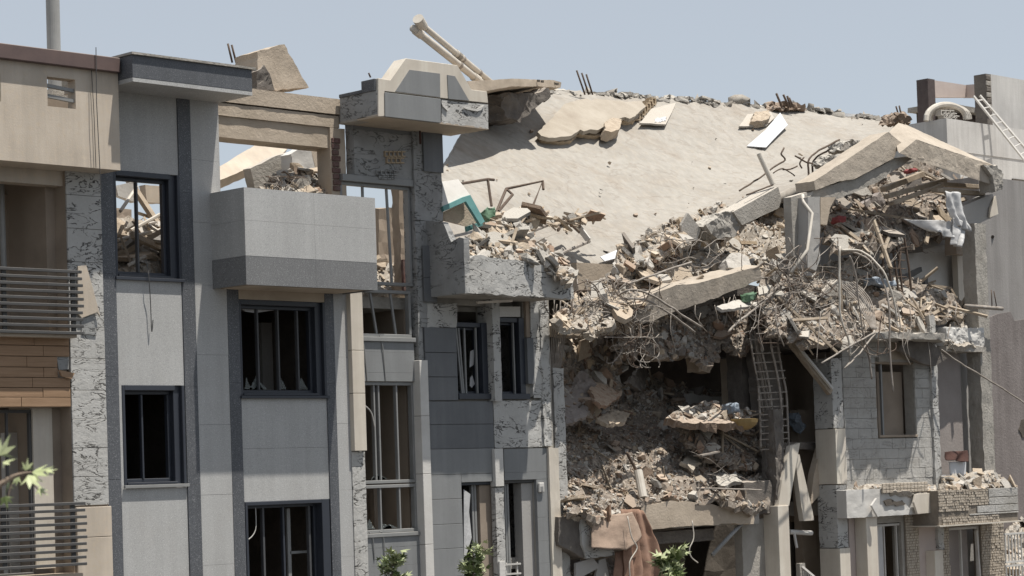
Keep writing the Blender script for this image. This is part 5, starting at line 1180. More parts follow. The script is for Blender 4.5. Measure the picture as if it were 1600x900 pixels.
heap('debris in the ground floor hollow under the first floor slab', 'in the ground floor hollow', [(885,880),(960,870),(1010,890),(1010,930),(885,930)], PL(940, 890, .5, .8), .15, 'grey', 120, .06, .25, [('chunk', 5, .2, .4)], 19, m_dust)
# bars standing in the rubble of W1
o = MB()
for i, (a, b, y) in enumerate((((188, 330, 1.5), (214, 292, 2.2), 0), ((200, 415, .9), (228, 400, .8), 0), ((184, 375, 1.4), (282, 352, 1.6), 0), ((205, 360, 2.), (250, 335, 2.), 0), ((232, 352, 1.5), (255, 366, 1.3), 0))):
    t_ = MB().tube([at(*a), at(*b)], .03, 6).build('pale_pipe', m_pvc, None)
    tag(t_, ['pale thin pipe leaning upright inside the upper left window', 'pale thin pipe lying on the sill of the upper left window', 'pale thin pipe lying level across the upper left window', 'pale thin pipe rising to the right inside the upper left window', 'short pale pipe sloping down inside the upper left window'][i], 'pipe', 'pipes seen through the upper left window')
piece('fallen_slab', 'white fallen slab piece inside the upper left window', 'concrete slab', m_white, [(226,385),(240,368),(262,366),(262,388)], 1.5, .15, rough=(.15, .03, 4))
piece('fallen_slab', 'bright fallen wall piece at the top inside the upper left window', 'concrete slab', m_white, [(182,290),(214,283),(212,316),(186,306)], 2.6, .15, rough=(.2, .03, 5))
piece('fallen_slab', 'second bright fallen wall piece at the top inside the upper left window', 'concrete slab', m_beige, [(226,288),(262,292),(262,318),(230,316)], 2.8, .15, rough=(.2, .03, 6))
hg = thing('hanging_wire', 'thin wire hanging from the sill of the upper left window', 'wire', at(235, 425, -.06))
MB().tube(smooth_pts([at(228, 405, .1), at(232, 428, -.07), at(235, 470, -.05), at(237, 518, -.04), at(239, 500, -.05)]), .008, 5).build('strand', m_rail, hg)
piece('concrete_lump', 'pale grey broken lump lying among the wires behind the boxed balcony', 'concrete lump', m_conc, [(460,290),(470,278),(484,273),(487,285),(476,294)], .3, .35, rough=(.09, .04, 3))
for poly, mm, y, kz, kx, lb in (([(922,606),(948,583),(966,590),(972,618),(950,634),(930,626)], m_brick, 1.2, 1.2, .3, 'dusty reddish wall piece leaning at the left of the cavity'),
        ([(880,604),(912,578),(930,600),(918,650),(884,662)], m_plaster_p, 1.5, .9, -.4, 'grey plastered wall piece beside the reddish wall piece'),
        ([(934,652),(958,640),(986,644),(978,658),(950,664)], m_tan_ch, 1.0, 2.0, .2, 'flat tan slab lying below the reddish wall piece'),
        ([(982,596),(1004,570),(1016,584),(1002,612)], m_conc_d, 1.3, .3, .6, 'dark pointed slab at the left edge of the dark cavity'),
        ([(1066,720),(1090,702),(1108,712),(1084,732)], m_plate, .55, 1.8, .3, 'tan plate lying in the middle of the lower rubble slope'),
        ([(1120,744),(1150,738),(1156,752),(1126,760)], m_grey_ch, .4, 1.9, -.3, 'grey slab lying at the right of the lower rubble slope')):
    piece('wall_fragment', lb, 'wall fragment', mm, poly, PL(poly[0][0], poly[0][1], y, kz, kx), .08, rough=(.08, .035, 3), jg=2.2)
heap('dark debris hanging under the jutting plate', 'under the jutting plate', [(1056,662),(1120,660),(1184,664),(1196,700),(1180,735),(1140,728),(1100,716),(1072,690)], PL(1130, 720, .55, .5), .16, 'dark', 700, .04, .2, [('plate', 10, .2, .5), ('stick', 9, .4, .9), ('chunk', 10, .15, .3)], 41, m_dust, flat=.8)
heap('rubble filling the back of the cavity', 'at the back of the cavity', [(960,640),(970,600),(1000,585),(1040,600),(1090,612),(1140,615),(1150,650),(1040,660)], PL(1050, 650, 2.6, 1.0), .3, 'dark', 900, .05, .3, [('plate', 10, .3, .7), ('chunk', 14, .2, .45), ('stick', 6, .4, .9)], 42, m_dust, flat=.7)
# crumbs strewn over the pale roof
rr = random.Random(9); cb_ = MB()
for _ in range(70):
    u, v = rr.random(), rr.random()**1.6; p = roof_pt(u, 1-v if rr.random() < .5 else v*.5); s_ = rr.uniform(.02, .07)
    v_, f_ = rr.choice(SH_['chunk'] if rr.random() < .6 else SH_['plate']); q_ = Euler((rr.uniform(-.5, .5), rr.uniform(-.5, .5), rr.uniform(0, 6))).to_quaternion()
    cb_.add([p+V((0, -.02, .03))+(q_ @ (w2*s_*2)) for w2 in v_], f_, rr.choice((0, 2, 3, 0)))
o = cb_.build('crumbs', RM, D); o['kind'] = 'stuff'
# ================================================================== bars and wires
def bar(lbl, pts, r, mat, name='bent_rebar', cat='rebar', group=None, sm=4):
    P = [at(*p) for p in pts]
    if len(P) > 2: P = smooth_pts(P, sm); P = [p+noise.noise_vector(p*4.3)*min(r*1.1, .02) for p in P]; sm = 1
    return tag(MB().tube(smooth_pts(P, sm) if len(P) > 2 else P, r, 6).build(name, mat, None, smooth=True), lbl, cat, group)
GR = 'bent bars at the square post'
c4 = lambda L, y: [(940+a/3, 300+b/3, y if len(q) == 0 else q[0]) for a, b, *q in L]
c7 = lambda L, y: [(1200+a/3, 320+b/3, y if len(q) == 0 else q[0]) for a, b, *q in L]
bar('thick pale bar curving down right from the crest over the wire mesh', c4([(775,335,.6),(835,365,.4),(880,415,.2),(930,490,.1),(1022,613,.0)], .2), .022, m_steel)
bar('pale bar sweeping down left under the green plastic', c4([(835,430,.4),(790,485,.1),(715,552,-.1),(640,608,-.2),(595,660,-.25)], .2), .026, m_steel)
bar('upper one of two curved bars arching over the long inclined beam', c4([(60,500,.2),(100,468,.0),(180,462,-.1),(260,500,-.2),(340,550,-.2),(466,634,-.2)], 0), .022, m_steel)
bar('lower one of two curved bars arching over the long inclined beam', c4([(50,520,.2),(110,500,.0),(200,503,-.1),(280,545,-.2),(350,590,-.2),(437,656,-.2)], 0), .022, m_steel)
bar('long bar rising right over the rubble of the crest', c4([(100,440,.4),(200,405,.3),(310,365,.3),(420,330,.4)], 0), .02, m_steel)
bar('white crooked pipe descending left of the square post', c4([(940,15,.3),(945,45,.2),(985,100,.0),(965,270,-.1),(888,378,-.1)], 0), .036, m_pvc, 'crooked_pipe', 'pipe', None, 1)
bar('tall vertical white bar right of the square post', c7([(335,195),(334,330),(337,480),(350,560),(380,640),(384,710)], -.9), .023, m_pvc, group=None)
bar('slanting bar right of the tall vertical white bar', c7([(380,240),(412,330),(428,470),(450,620),(478,730),(485,820)], -.88), .018, m_steel)
bar('outer one of two arched bars falling to the right', c7([(345,212,.1),(420,212,-.05),(480,245,-.5),(540,310,-.8),(580,410,-.9),(607,540,-.95)], 0), .023, m_pvc)
bar('inner one of two arched bars with a long straight tail', c7([(400,225,.0),(455,245,-.4),(520,320,-.7),(555,410,-.85),(570,540,-.95),(573,700,-.95),(585,880,-.95)], 0), .022, m_steel)
bar('pale bar slanting down left in front of the corner pilaster', c7([(250,742,-1.),(380,665,-.95),(500,598,-.85)], 0), .02, m_steel)
bar('dark lower bar of the pair meeting at the beam end', c7([(358,768,-1.),(430,695,-.95),(500,604,-.85)], 0), .02, m_steel)
bar('thin wire hanging beside the inner wall left of the corner pilaster', c7([(270,690,.1),(268,780,.1),(285,850,.05),(298,920,.05)], 0), .01, m_steel, 'hanging_wire', 'wire')
bar('straight dark pipe pointing right from the upper ledge', c7([(925,474,-.2),(1098,487,-.3)], 0), .045, m_steel, 'straight_pipe', 'pipe')
bar('long loose cable running from the hanging plate to the right edge', c7([(800,672,-.3),(900,740,-.5),(1000,800,-.7),(1100,862,-.9),(1250,960,-1.2)], 0), .018, m_steel, 'loose_cable', 'cable')
for i, (a, b) in enumerate((((52,555),(302,862)), ((70,600),(290,880)), ((110,660),(300,895)))):
    o = MB().beam(at(1200+a[0]/3, 320+a[1]/3, .2), at(1200+b[0]/3, 320+b[1]/3, -.15+.1*i), [.05, .10, .08][i], [.05, .12, .10][i]).build('leaning_beam', [m_frame_w, m_timber, m_conc_d][i], None, rough=(.15, .012, i) if i else None)
    tag(o, ['thin white bar on top of the leaning beams at the corner pilaster', 'splintered grey timber leaning under the thin white bar', 'dark broken timber lowest of the leaning beams'][i], 'beam', 'leaning beams at the corner pilaster')
o = MB().beam(at(1225, 535, .1), at(1340, 530, .0), .1, .08).build('level_timber', m_timber, None, rough=(.15, .012, 7)); tag(o, 'level dark timber lying between the rebar cage and the block wall', 'beam')
for i, (p, q, y) in enumerate((((830,572),(1000,565),.1), ((835,592),(1012,598),.1), ((840,606),(1020,612),.05), ((850,618),(1028,628),.0), ((820,600),(960,572),.2))):
    bar('thin mesh wire fanning out right of the rebar cage', [(940+p[0]/3, 300+p[1]/3, y), (940+q[0]/3, 300+q[1]/3, y-.2)], .012, m_steel, 'mesh_wire', 'wire', 'mesh wires right of the rebar cage')
# rebar cage
cage = thing('rebar_cage', 'tall bent rebar cage of the lost column in front of the cavity', 'rebar cage', at(1205, 760, .3))
c2 = lambda L, y: [at(860+a/3, 400+b/3, y) for a, b in L]
cv = [c2([(935,385),(950,470),(965,555)], .2), c2([(958,350),(968,450),(990,560),(1015,700),(1050,900)], .35), c2([(985,355),(985,470),(1005,580),(1028,700),(1048,900),(1055,960)], .4), c2([(972,352),(975,450),(1000,570),(1030,720),(1050,880)], .45),
      c2([(1028,330),(1035,420),(1060,540),(1078,650),(1085,780),(1088,960)], .05), c2([(1062,340),(1068,430),(1085,540),(1105,640),(1112,780),(1120,960)], .15), c2([(975,610),(980,700),(985,800),(985,900)], .25)]
cv += [[q+V((.10+.02*k, .22, .0)) for q in cv[k]] for k in (1, 2)]+[[q+V((-.16, .12, -.05)) for q in cv[4]]]
for i, P in enumerate(cv): MB().tube(smooth_pts(P), .024 if i >= 4 else .016, 6).build('bar', m_steel, cage, smooth=True)
for b, xa, xb in ((335, 940, 1070), (390, 935, 1050), (425, 1030, 1072), (498, 955, 1085), (540, 965, 1100), (612, 975, 1040), (672, 970, 1090), (742, 985, 1090), (798, 985, 1110), (858, 980, 1115), (905, 985, 1118), (382, 1030, 1075), (455, 945, 1080), (575, 968, 1102), (640, 975, 1108), (706, 980, 1112), (768, 985, 1112), (830, 985, 1116)):
    MB().tube([at(860+xa/3, 400+b/3+1, .22), at(860+(xa+xb)/6, 400+b/3, .12), at(860+xb/3, 400+b/3-1, .08)], .013, 5).build('tie', m_steel, cage)
MB().prism([at(x, y, .75) for x, y in jag([(1180,520),(1212,515),(1222,600),(1226,690),(1214,760),(1190,760),(1188,640)], 1.5, 9, 2)], (0, .25, 0)).build('core_concrete', m_conc_d, cage, rough=(.12, .05, 4))
# second, darker cage on the right
cg = thing('rebar_cage', 'dark rusty rebar cage standing behind the two arched bars', 'rebar cage', at(1405, 498, .5))
for a, b in (((1393, 372), (1408, 498)), ((1400, 375), (1414, 500)), ((1384, 378), (1392, 440)), ((1413, 372), (1424, 455)), ((1407, 378), (1404, 420)), ((1378, 385), (1380, 430))):
    MB().tube([at(*a, .55), at((a[0]+b[0])/2+1, (a[1]+b[1])/2, .5), at(*b, .5)], .026, 6).build('bar', m_rebar, cg)
for q in range(9):
    y = 380+q*13; MB().tube([at(1384+q*1.6, y, .5), at(1412+q*1.2, y+1, .5)], .012, 5).build('tie', m_rebar, cg)
MB().prism([at(x, y, .6) for x, y in jag([(1385,372),(1410,370),(1414,384),(1400,392),(1386,386)], 1, 6, 5)], (0, .25, 0)).build('core_concrete', m_conc, cg, rough=(.1, .04, 4))
# steel channels by the pale wall
for i, P in enumerate(([(1408,432),(1440,417),(1441,424),(1425,434),(1432,445),(1415,450)], [(1432,440),(1450,432),(1450,447),(1445,447),(1445,440),(1436,450)])):
    piece('torn_metal_profile', ['large dark torn metal profile in front of the pale upper wall', 'small dark hooked metal profile in front of the pale upper wall'][i], 'metal profile', m_rail, P, .9, .08)
# bars growing from the tilted beam
for i in range(8):
    t_ = i/7
    bar('one of the close set bars bending from the tilted beam end', [(1312+t_*22, 446-t_*6, .1), (1336+t_*22, 468-t_*3, -.3), (1350+t_*16, 492, -.6), (1362+t_*7, 514, -.85)], .012, m_steel, group='close set bars at the tilted beam end')
# starter bars
def starters(lbl, grp, L, y, r=.018):
    for a, b in L: bar(lbl, [(a[0], a[1], y), (b[0], b[1], y)], r, m_rebar, 'starter_bar', 'rebar', grp)
starters('starter bar sticking up behind the dark granite canopy', 'starter bars behind the canopy', [((363, 98), (356, 68)), ((369, 98), (362, 70))], .9)
starters('starter bar sticking up from the far edge above the beige roof plate', 'starter bars above the beige roof plate', [((914, 148), (901, 110)), ((920, 148), (909, 114)), ((926, 148), (916, 116))], 8.6, .022)
starters('starter bar in the clump at the roof edge above the white sheet', 'starter bars above the white sheet', [((1222, 168), (1213, 146)), ((1233, 168), (1224, 148)), ((1236, 168), (1230, 150)), ((1240, 168), (1233, 153))], 8.5, .03)
starters('starter bar on the peak of the ridge', 'starter bars on the ridge peak', [((1404, 180), (1400, 166)), ((1408, 180), (1405, 165))], 3.5, .02)
piece('torn_clump', 'torn dark clump at the roof edge around the starter bars', 'clump', m_brown_ch, [(1204,172),(1210,160),(1222,158),(1238,160),(1262,170),(1250,174)], 8.6, .4, rough=(.12, .09, 3), jg=1.5)
piece('torn_clump', 'torn clump on the peak of the ridge', 'clump', m_brown_ch, [(1395,190),(1400,178),(1414,176),(1421,185),(1424,194),(1410,192)], 2.5, .4, rough=(.1, .08, 4), jg=1.5)
starters('starter bar standing on the neighbour wall behind the straight pipe', 'starter bars behind the straight pipe', [((1550, 478), (1549, 453)), ((1557, 478), (1553, 455))], -.3, .012)
bar('thin wire sticking up from the broken parapet cap', [(579, 121, -.7), (576, 114, -.7)], .015, m_rebar, 'wire_end', 'wire')
c3 = lambda L, y: [(960+a/3, 80+b/3, y) for a, b in L]
bar('long rusty bar lying up the pale roof behind the pipe stub', c3([(585,655),(640,620),(700,580),(760,535),(800,510),(780,480),(796,452)], 1.6), .02, m_rebar)
bar('front one of two rusty bars hooking right over the pale roof', c3([(912,600),(908,535),(920,495),(960,465),(1056,415)], 1.2), .022, m_rebar)
bar('rear one of two rusty bars hooking right over the pale roof', c3([(930,600),(928,530),(945,500),(990,470),(1066,431)], 1.25), .022, m_rebar)
bar('rusty bar crossing left of the two hooked bars', c3([(845,490),(900,520),(970,536)], 1.2), .02, m_rebar)
bar('short hooked rusty bar below the crossing bar', c3([(890,500),(870,525),(880,550)], 1.2), .018, m_rebar)
bar('rusty bar lying flat left of the pipe stub', c3([(620,672),(700,645),(745,625)], 1.3), .018, m_rebar)
bar('short rusty bar right of the pipe stub', c3([(790,555),(830,550),(858,540)], 1.3), .016, m_rebar)
bar('wavy rusty bar ending right of the pipe stub', c3([(745,572),(790,550),(845,585)], 1.3), .015, m_rebar)
# tangles of thin wire
def tangle(lbl, grp, cx, cy, sx, sy, y, n, seed, r=.009, L=(4, 8), st=16, mats=(m_steel, m_rebar)):
    rr = random.Random(seed)
    for i in range(n):
        x, yy, a = cx+rr.gauss(0, sx*.5), cy+rr.gauss(0, sy*.5), rr.uniform(0, 6.28); P = []; d = y+rr.uniform(-.3, .25); k = rr.uniform(-.5, .5)
        for s in range(rr.randint(*L)):
            P.append((x, yy, d)); a += k+rr.gauss(0, .3); x += math.cos(a)*st*rr.uniform(.5, 1.1); yy += math.sin(a)*st*.8; d += rr.uniform(-.08, .08)
            x = min(max(x, cx-sx*1.6), cx+sx*1.6); yy = min(max(yy, cy-sy*1.5), cy+sy*1.5)
        bar(lbl, P, r*rr.uniform(.55, 1.15), mats[0] if rr.random() < .7 else mats[1], 'tangled_wire', 'wire', grp)
tangle('thin bent wire in the tangle at the left end of the long beam', 'wires tangled at the left end of the long beam', 950, 482, 62, 30, .05, 95, 1)
tangle('thin curled wire in the ball hanging below the long beam end', 'wires curled below the long beam end', 990, 538, 26, 24, .1, 36, 2, L=(5, 10), st=10)
tangle('thin bent wire in the tangle between the cage and the square post', 'wires tangled by the square post', 1255, 440, 60, 45, .0, 75, 3)
tangle('thin wire in the tangle along the rebar cage head', 'wires tangled at the cage head', 1215, 500, 36, 24, -.1, 40, 4, st=12)
tangle('thin dark wire tangled behind the arched bars', 'wires tangled behind the arched bars', 1350, 425, 34, 30, .4, 26, 5)
tangle('thin wire on the crest left of the beam stumps', 'wires on the crest left of the beam stumps', 1065, 400, 60, 25, .9, 22, 6)
tangle('thin wire lying behind the boxed balcony', 'wires behind the boxed balcony', 440, 288, 26, 8, .2, 30, 7, st=9)
tangle('thin wire sprouting from the rubble under the ridge', 'wires under the ridge', 1390, 350, 60, 30, .8, 16, 8)
tangle('thin wire in the lower rubble slope', 'wires in the lower rubble slope', 1120, 730, 60, 35, .3, 9, 9, r=.006)
tangle('thin wire drooping in front of the block wall under the broken ledge', 'wires drooping under the broken ledge', 1345, 535, 45, 22, -.8, 18, 11, st=12)
rr = random.Random(31)
for i in range(16):
    x = rr.uniform(1175, 1500); y = rr.uniform(470, 515); L_ = rr.uniform(25, 80)
    bar('thin bar hanging down from the edge of the broken floor', [(x, y, -.7), (x+rr.uniform(-6, 6), y+L_*.5, -.8), (x+rr.uniform(-12, 14), y+L_, -.8)], rr.uniform(.006, .013), m_steel if rr.random() < .6 else m_rebar, 'hanging_bar', 'rebar', 'bars hanging from the broken floor edge')
for i in range(14):
    x = rr.uniform(960, 1180); y = 505-(x-960)*.25+rr.uniform(0, 20); L_ = rr.uniform(18, 60)
    bar('thin bar hanging over the dark cavity', [(x, y, .25), (x+rr.uniform(-6, 6), y+L_*.5, .2), (x+rr.uniform(-14, 14), y+L_, .25)], rr.uniform(.005, .011), m_steel if rr.random() < .6 else m_rebar, 'hanging_bar', 'rebar', 'bars hanging over the cavity')
for i in range(9):
    rr = random.Random(40+i)
    bar(['first','second','third','fourth','fifth','sixth','seventh','eighth','last'][i]+' thin bar from the left in the fan beside the grey balcony end', [(860+i*1.8, 585, .15), (862+i*2.6, 530, .05), (866+i*4.6+rr.uniform(-4, 4), 478-rr.uniform(0, 12), -.1)], .011, m_steel, 'fan_bar', 'rebar', 'bars fanning up beside the grey balcony')
# ================================================================== lower slope: pipe, strips, cloths
c5 = lambda L, y: [(960+a/3, 600+b/3, y) for a, b in L]
o = MB().tube([at(997, 736, .2), at(1005, 778, .0)], .085, 12).build('pipe_stub', m_pvc, None); tag(o, 'short pale grey pipe standing in the lower rubble slope', 'pipe')
bar('dark split bar leaning above the pale grey pipe', c5([(60,320),(85,370),(105,410)], .3), .03, m_rebar)
bar('thin level strip lying across the lower rubble edge', c5([(400,490),(560,492),(690,497)], -.2), .016, m_steel, 'thin_strip', 'strip', None, 2)
bar('dark slanting strut under the first floor slab', c5([(460,802),(540,715),(620,632)], .0), .045, m_frame_g, 'slanting_strut', 'strut', None, 1)
bar('curled white wire dangling below the soot streaked edge beam', c5([(365,640),(370,720),(352,770),(362,810),(392,838)], -.2), .012, m_pvc, 'hanging_wire', 'wire')
o = MB().beam(at(1090, 712, .35), at(1118, 706, .3), .25, .03).build('metal_sheet', m_steel, None); tag(o, 'small bent metal sheet lying in the lower rubble slope', 'metal sheet')
def cloth(name, lbl, cat, mat, quad, y, folds, amp, nu=26, nv=20, grp=None):
    """hanging cloth: corners tl tr br bl in pixels with depth, vertical folds"""
    Q = [at(*q) for q in quad]; mb = MB(); vs_ = []
    for j in range(nv+1):
        for i in range(nu+1):
            u, v = i/nu, j/nv
            p = (Q[0]*(1-u)+Q[1]*u)*(1-v)+(Q[3]*(1-u)+Q[2]*u)*v
            p = p+V((0, math.sin(u*folds*6.283+v*2.5)*amp*(.3+v)+fbm(p*3, 3)*amp*.7, 0))+V((fbm(p*2+V((4,4,4)), 2)*amp*.6, 0, fbm(p*2.7, 2)*amp*.5))
            vs_.append(p)
    fs_ = [(j*(nu+1)+i, j*(nu+1)+i+1, (j+1)*(nu+1)+i+1, (j+1)*(nu+1)+i) for j in range(nv) for i in range(nu)]
    mb.add(vs_, fs_); o = mb.build(name, mat, None, smooth=True, solid=.015); return tag(o, lbl, cat, grp)
cloth('carpet', 'pale tan carpet hanging flat over the slab edge', 'carpet', m_carpet, [(926,807,-.32),(978,802,-.36),(981,860,-.44),(926,856,-.4)], 0, .7, .035)
cloth('carpet', 'turned corner flap of the pale tan carpet', 'carpet', m_carpet, [(977,803,-.35),(988,800,-.37),(1003,838,-.48),(980,860,-.45)], 0, .6, .03)
cloth('curtain', 'brown curtain hanging in folds right of the tan carpet', 'curtain', m_carpet_d, [(972,796,-.25),(992,795,-.28),(1003,930,-.44),(980,930,-.4)], 0, 1.6, .05)
cloth('curtain', 'wide brown curtain falling to the right below the slab', 'curtain', m_carpet_d, [(985,795,-.22),(1006,797,-.25),(1056,935,-.45),(1000,935,-.38)], 0, 1.6, .07)
cloth('curtain', 'short reddish curtain end left under the tan carpet', 'curtain', m_carpet_d, [(964,862,-.2),(976,860,-.22),(975,930,-.3),(960,930,-.28)], 0, 1., .04)
bar('white cord hanging over the brown curtains', [(980,806,-.5),(986,838,-.55),(995,856,-.55),(984,878,-.56),(985,905,-.55)], .012, m_pvc, 'hanging_wire', 'cord')
piece('leaning_board', 'grey board leaning in the hollow below the dark beam end', 'board', m_plaster, [(900,880),(926,871),(938,886),(912,900),(900,912)], -.05, .05)
piece('leaning_board', 'second grey board leaning right of the first under the dark beam end', 'board', m_plaster, [(930,906),(936,875),(946,872),(954,910)], .0, .05)
cloth('plastic_sheet', 'cloudy white plastic sheet hanging under the cream beam', 'plastic sheet', m_plastic, [(1476,298,-.05),(1502,302,-.05),(1514,362,-.15),(1492,352,-.1)], 0, 2.2, .07)
cloth('plastic_sheet', 'torn lower end of white plastic beside the short beam stub', 'plastic sheet', m_plastic, [(1490,340,-.1),(1508,350,-.12),(1498,388,-.1),(1488,382,-.08)], 0, 1.5, .06)
cloth('plastic_sheet', 'white plastic swag drooping left of the hanging sheet', 'plastic sheet', m_plastic, [(1412,343,.5),(1490,346,-.05),(1488,372,-.05),(1455,360,.2)], 0, 1.2, .06)
piece('yellow_board', 'narrow yellowish board leaning against the white plastic', 'board', m_brickp, [(1466,322),(1474,330),(1488,342),(1480,346),(1470,336)], -.1, .05)
piece('broken_floor_slab', 'broken grey floor slab edge below the ridge rubble', 'slab', m_conc, jag([(1325,362),(1408,360),(1410,370),(1330,373)], .8, 8, 2), .7, .6, rough=(.14, .03, 3))
piece('wall_remnant', 'grey wall remnant hanging above the pale upper wall', 'wall fragment', m_plaster, [(1443,352),(1462,350),(1486,364),(1488,380),(1462,384),(1445,392)], 1.4, .2, rough=(.14, .03, 5), jg=1)
piece('dark_board', 'dark triangular board under the drooping plastic', 'board', m_conc_d, [(1410,392),(1440,360),(1442,394),(1420,396)], 1.3, .1)
o = MB().obox(at(1372, 442, .4), V((.3,0,-.03)), V((0,.2,0)), V((0,0,.06))).build('blue_cloth', m_blue, None, rough=(.1,.07,5), smooth=True); tag(o, 'grey blue cloth among the boards behind the arched bars', 'cloth')
o = MB().obox(at(1243, 660, 1.1), V((.13,0,-.14)), V((0,.12,0)), V((.05,0,.06))).build('blue_bundle', m_blue, None, rough=(.09,.06,6)); tag(o, 'dusty blue bundle on the small floor remnant behind the cage', 'bundle')
# chair with cloth on the right balcony
chr_ = thing('white_chair', 'white plastic chair on the rubble of the right balcony', 'chair', at(1496, 746, -.1))
ca, cb = at(1484, 722, -.1), at(1510, 720, -.1); zc0 = at(1496, 748, -.1).z
MB().prism([V((ca.x, -.1, ca.z)), V((cb.x, -.1, ca.z)), V((cb.x-.03, -.1, ca.z-.28)), V((ca.x+.03, -.1, ca.z-.28))], (0, .04, 0)).build('backrest', m_sheet, chr_, bev=.01)
MB().box(ca.x, cb.x, -.1, .22, ca.z-.33, ca.z-.28).build('seat', m_sheet, chr_, bev=.01)
for x_ in (ca.x, cb.x-.04):
    for y_ in (-.1, .18): MB().box(x_, x_+.04, y_, y_+.04, zc0-.45, ca.z-.33).build('leg', m_sheet, chr_)
cloth('brown_cloth', 'rust brown cloth draped over the white chair back', 'cloth', m_rust, [(1477,706,-.14),(1512,704,-.14),(1512,722,-.2),(1480,718,-.2)], 0, 1.5, .04)
# small fence at the right edge
fn = thing('white_railing', 'white metal railing beside the stone balcony at the right edge', 'railing', at(1585, 900, -.9))
xa_, xb_ = X(1570, 860, -.9), X(1570, 860, -.9)+2.2; za_, zb2 = Z(1580, 834, -.9), Z(1580, 920, -.9)
for z in (za_, Z(1580, 878, -.9), Z(1580, 884, -.9)): MB().box(xa_, xb_, -.92, -.88, z-.02, z+.02).build('rail', m_frame_w, fn)
for i in range(18):
    x = xa_+.02+i*.125; MB().box(x, x+.022, -.911, -.889, Z(1580, 878, -.9)+.02, za_-.02).build('bar', m_frame_w, fn); MB().box(x, x+.022, -.911, -.889, .145, Z(1580, 884, -.9)-.02).build('bar', m_frame_w, fn)
o = MB().tube([at(1233, 831, .3), at(1268, 833, .3)], .05, 8).build('cross_pipe', m_frame_w, None); tag(o, 'level white pipe across the dark ground floor opening', 'pipe')
o = MB().tube([at(1240, 829, .28), at(1245, 856, .25)], .03, 8).build('cross_pipe', m_frame_w, None); tag(o, 'short white pipe end hanging from the level pipe', 'pipe')
gt = thing('gate_top', 'small grey railing at the bottom of the dark opening', 'railing', at(1258, 895, -.1))
MB().beam(at(1253, 886, -.1), at(1272, 902, -.3), .05, .05).build('rail', m_plaster, gt)
for i in range(6): 
    a = at(1254+i*3, 888+i*2.6, -.1-.04*i); MB().box(a.x-.01, a.x+.01, a.y-.01, a.y+.01, .145, a.z).build('bar', m_plaster, gt)
MB().box(at(1252, 880, -.05).x-.05, at(1258, 880, -.05).x, -.05, .05, .145, Z(1255, 880, -.05)).build('post', m_conc, gt)
# ================================================================== young street trees, their tips in view
def leafshape(mb, c, d, up, s, mi, lobes=5, r=None):
    """lobed leaf: a fan of pointed lobes, slightly cupped"""
    d = d.normalized(); sd = d.cross(up)
    if sd.length < .05: sd = d.cross(V((1, .3, .2)))
    sd.normalize(); nn = sd.cross(d)
    pts = []
    for k in range(lobes):
        a = (k-(lobes-1)/2)*.62; L = s*(1-.17*abs(k-(lobes-1)/2))
        pts.append(c+(d*math.cos(a)+sd*math.sin(a))*L-nn*s*.18*abs(a))
        if k < lobes-1: a += .31; pts.append(c+(d*math.cos(a)+sd*math.sin(a))*L*.48-nn*s*.05)
    b = len(mb.v); mb.v += [c]+pts; 
    for k in range(len(pts)-1): mb.f.append((b, b+k+1, b+k+2)); mb.m.append(mi)
def tree(lbl, base, top, rad_, n, ls, seed, dense=1.):
    rr = random.Random(seed); t = thing('street_tree', lbl, 'tree', base, 'young trees at the foot of the facades')
    base, top = V(base), V(top); mb = MB(); mb.tube(smooth_pts([base, base.lerp(top, .4)+V((.05, .03, 0)), base.lerp(top, .75)-V((.03, .02, 0)), top], 4), .045, 8, .008)
    tips = []
    H = (top-base).length
    for i in range(11):
        f = .45+.5*i/10; p = base.lerp(top, f); a = i*2.4+rr.uniform(-.4, .4)
        q = p+V((math.cos(a), math.sin(a), .75+rr.uniform(0, .5)))*rad_*(1.15-f*.7)*rr.uniform(.8, 1.3)
        mb.tube([p, p.lerp(q, .5)+V((0, 0, -.02)), q], .014, 5, .004); tips += [(p, q)]*2
    tips.append((base.lerp(top, .8), top)); tips.append((base.lerp(top, .85), top))
    mb.build('trunk', m_trunk, t)
    cr_ = MB()
    for _ in range(n):
        p, q = rr.choice(tips); f = rr.uniform(.25, 1.05); c = p.lerp(q, f)+V((rr.gauss(0, .05), rr.gauss(0, .05), rr.gauss(0, .05)))
        d = ((q-p).normalized()*.6+V((rr.uniform(-1, 1), rr.uniform(-1, 1), rr.uniform(-.5, .6)))).normalized()
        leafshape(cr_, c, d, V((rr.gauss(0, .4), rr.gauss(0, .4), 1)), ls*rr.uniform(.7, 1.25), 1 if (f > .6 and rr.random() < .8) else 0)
    cr_.build('crown', [m_leaf, m_leaf_l], t)
yt = -3.2
for lb, px, py, r_, n_, sd in (('young tree with pale leaf tips in front of the bay window', 612, 866, .34, 420, 1), ('young bushy tree in front of the left dark door', 739, 862, .42, 520, 2), ('young tree with long pale leaves before the dark ground floor hollow', 1046, 866, .46, 420, 3)):
    tp = at(px, py, yt); tree(lb, (tp.x+.05, yt, .14), tp, r_*.8, int(n_*.7), .14 if sd < 3 else .2, sd)
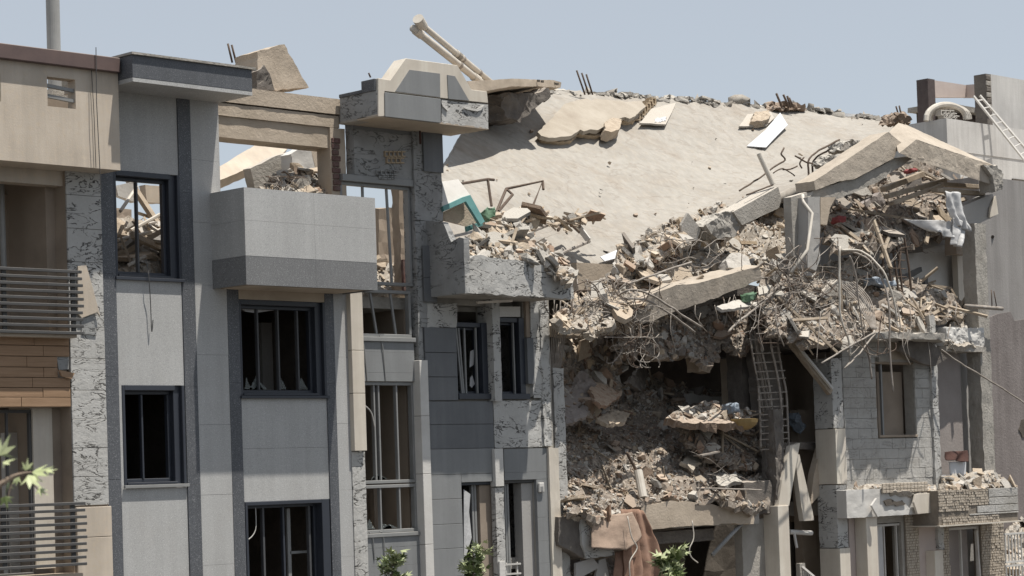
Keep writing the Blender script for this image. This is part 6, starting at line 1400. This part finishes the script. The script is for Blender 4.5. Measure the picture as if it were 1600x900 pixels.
# near tree whose branch reaches into the left edge
nb = at(38, 735, -19.5); nt_ = thing('street_tree', 'blurred near branch with pale lobed leaves at the left edge', 'tree', (nb.x-2.0, nb.y+.6, 0))
b0 = V((nb.x-2.0, nb.y+.6, 0)); mb = MB()
mb.tube(smooth_pts([b0, b0+V((.1, 0, 2.2)), b0+V((.5, -.2, 4.0)), b0+V((.6, -.2, 5.6))], 4), .13, 10, .03)
tw = smooth_pts([b0+V((.45, -.2, 3.7)), at(-120, 790, nb.y+.2), at(-30, 772, nb.y), at(20, 745, nb.y), at(50, 738, nb.y)], 5)
mb.tube(tw, .035, 6, .005); 
for f, e in ((12, (-5, 705)), (15, (10, 790)), (17, (60, 765))): mb.tube([tw[f], at(*e, nb.y)], .007, 5, .003)
mb.build('trunk', m_trunk, nt_)
cr_ = MB(); rr = random.Random(3)
for (x, y, dx, dy, s) in ((50,738,.9,-.25,.085),(44,742,.7,.6,.08),(30,745,-.5,.5,.05),(-2,712,.4,-.8,.09),(4,722,.9,-.2,.06),(-12,730,-.8,-.3,.08),(14,752,-.3,.8,.06),(40,735,.1,-.9,.05),(60,762,.8,.6,.05),(8,775,.2,.9,.05),(70,735,1,-.1,.05)):
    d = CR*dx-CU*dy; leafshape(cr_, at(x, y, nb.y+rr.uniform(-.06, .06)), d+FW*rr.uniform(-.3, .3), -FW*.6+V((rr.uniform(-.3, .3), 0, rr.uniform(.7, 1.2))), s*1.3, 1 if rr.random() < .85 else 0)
for i in range(160):
    c = b0+V((.55, -.2, 4.6))+V((rr.gauss(0, .6), rr.gauss(0, .6), rr.gauss(.6, .5)))
    leafshape(cr_, c, V((rr.uniform(-1, 1), rr.uniform(-1, 1), rr.uniform(-.6, .4))), V((0, 0, 1)), .09, 0)
cr_.build('crown', [m_leaf, m_leaf_w], nt_)

# labels of the loose bits: colour, kind, where on the heap, and rank by size among those alike
by = {}
for ob, kd, mi, s_, where, fx, fy in LBL:
    zone = ('top' if fy < .36 else 'foot' if fy > .68 else 'middle')+(' left' if fx < .34 else ' right' if fx > .67 else '')
    by.setdefault((kd, mi, where, zone), []).append((s_, ob))
for (kd, mi, where, zone), L in by.items():
    L.sort(key=lambda q: -q[0])
    for i, (s_, ob) in enumerate(L):
        rk = '' if len(L) == 1 else (ORD[min(i, 11)]+'largest ')
        ob['label'] = f'{rk}{CCOL[mi]} {CLAB[kd]} {where}, {zone}'
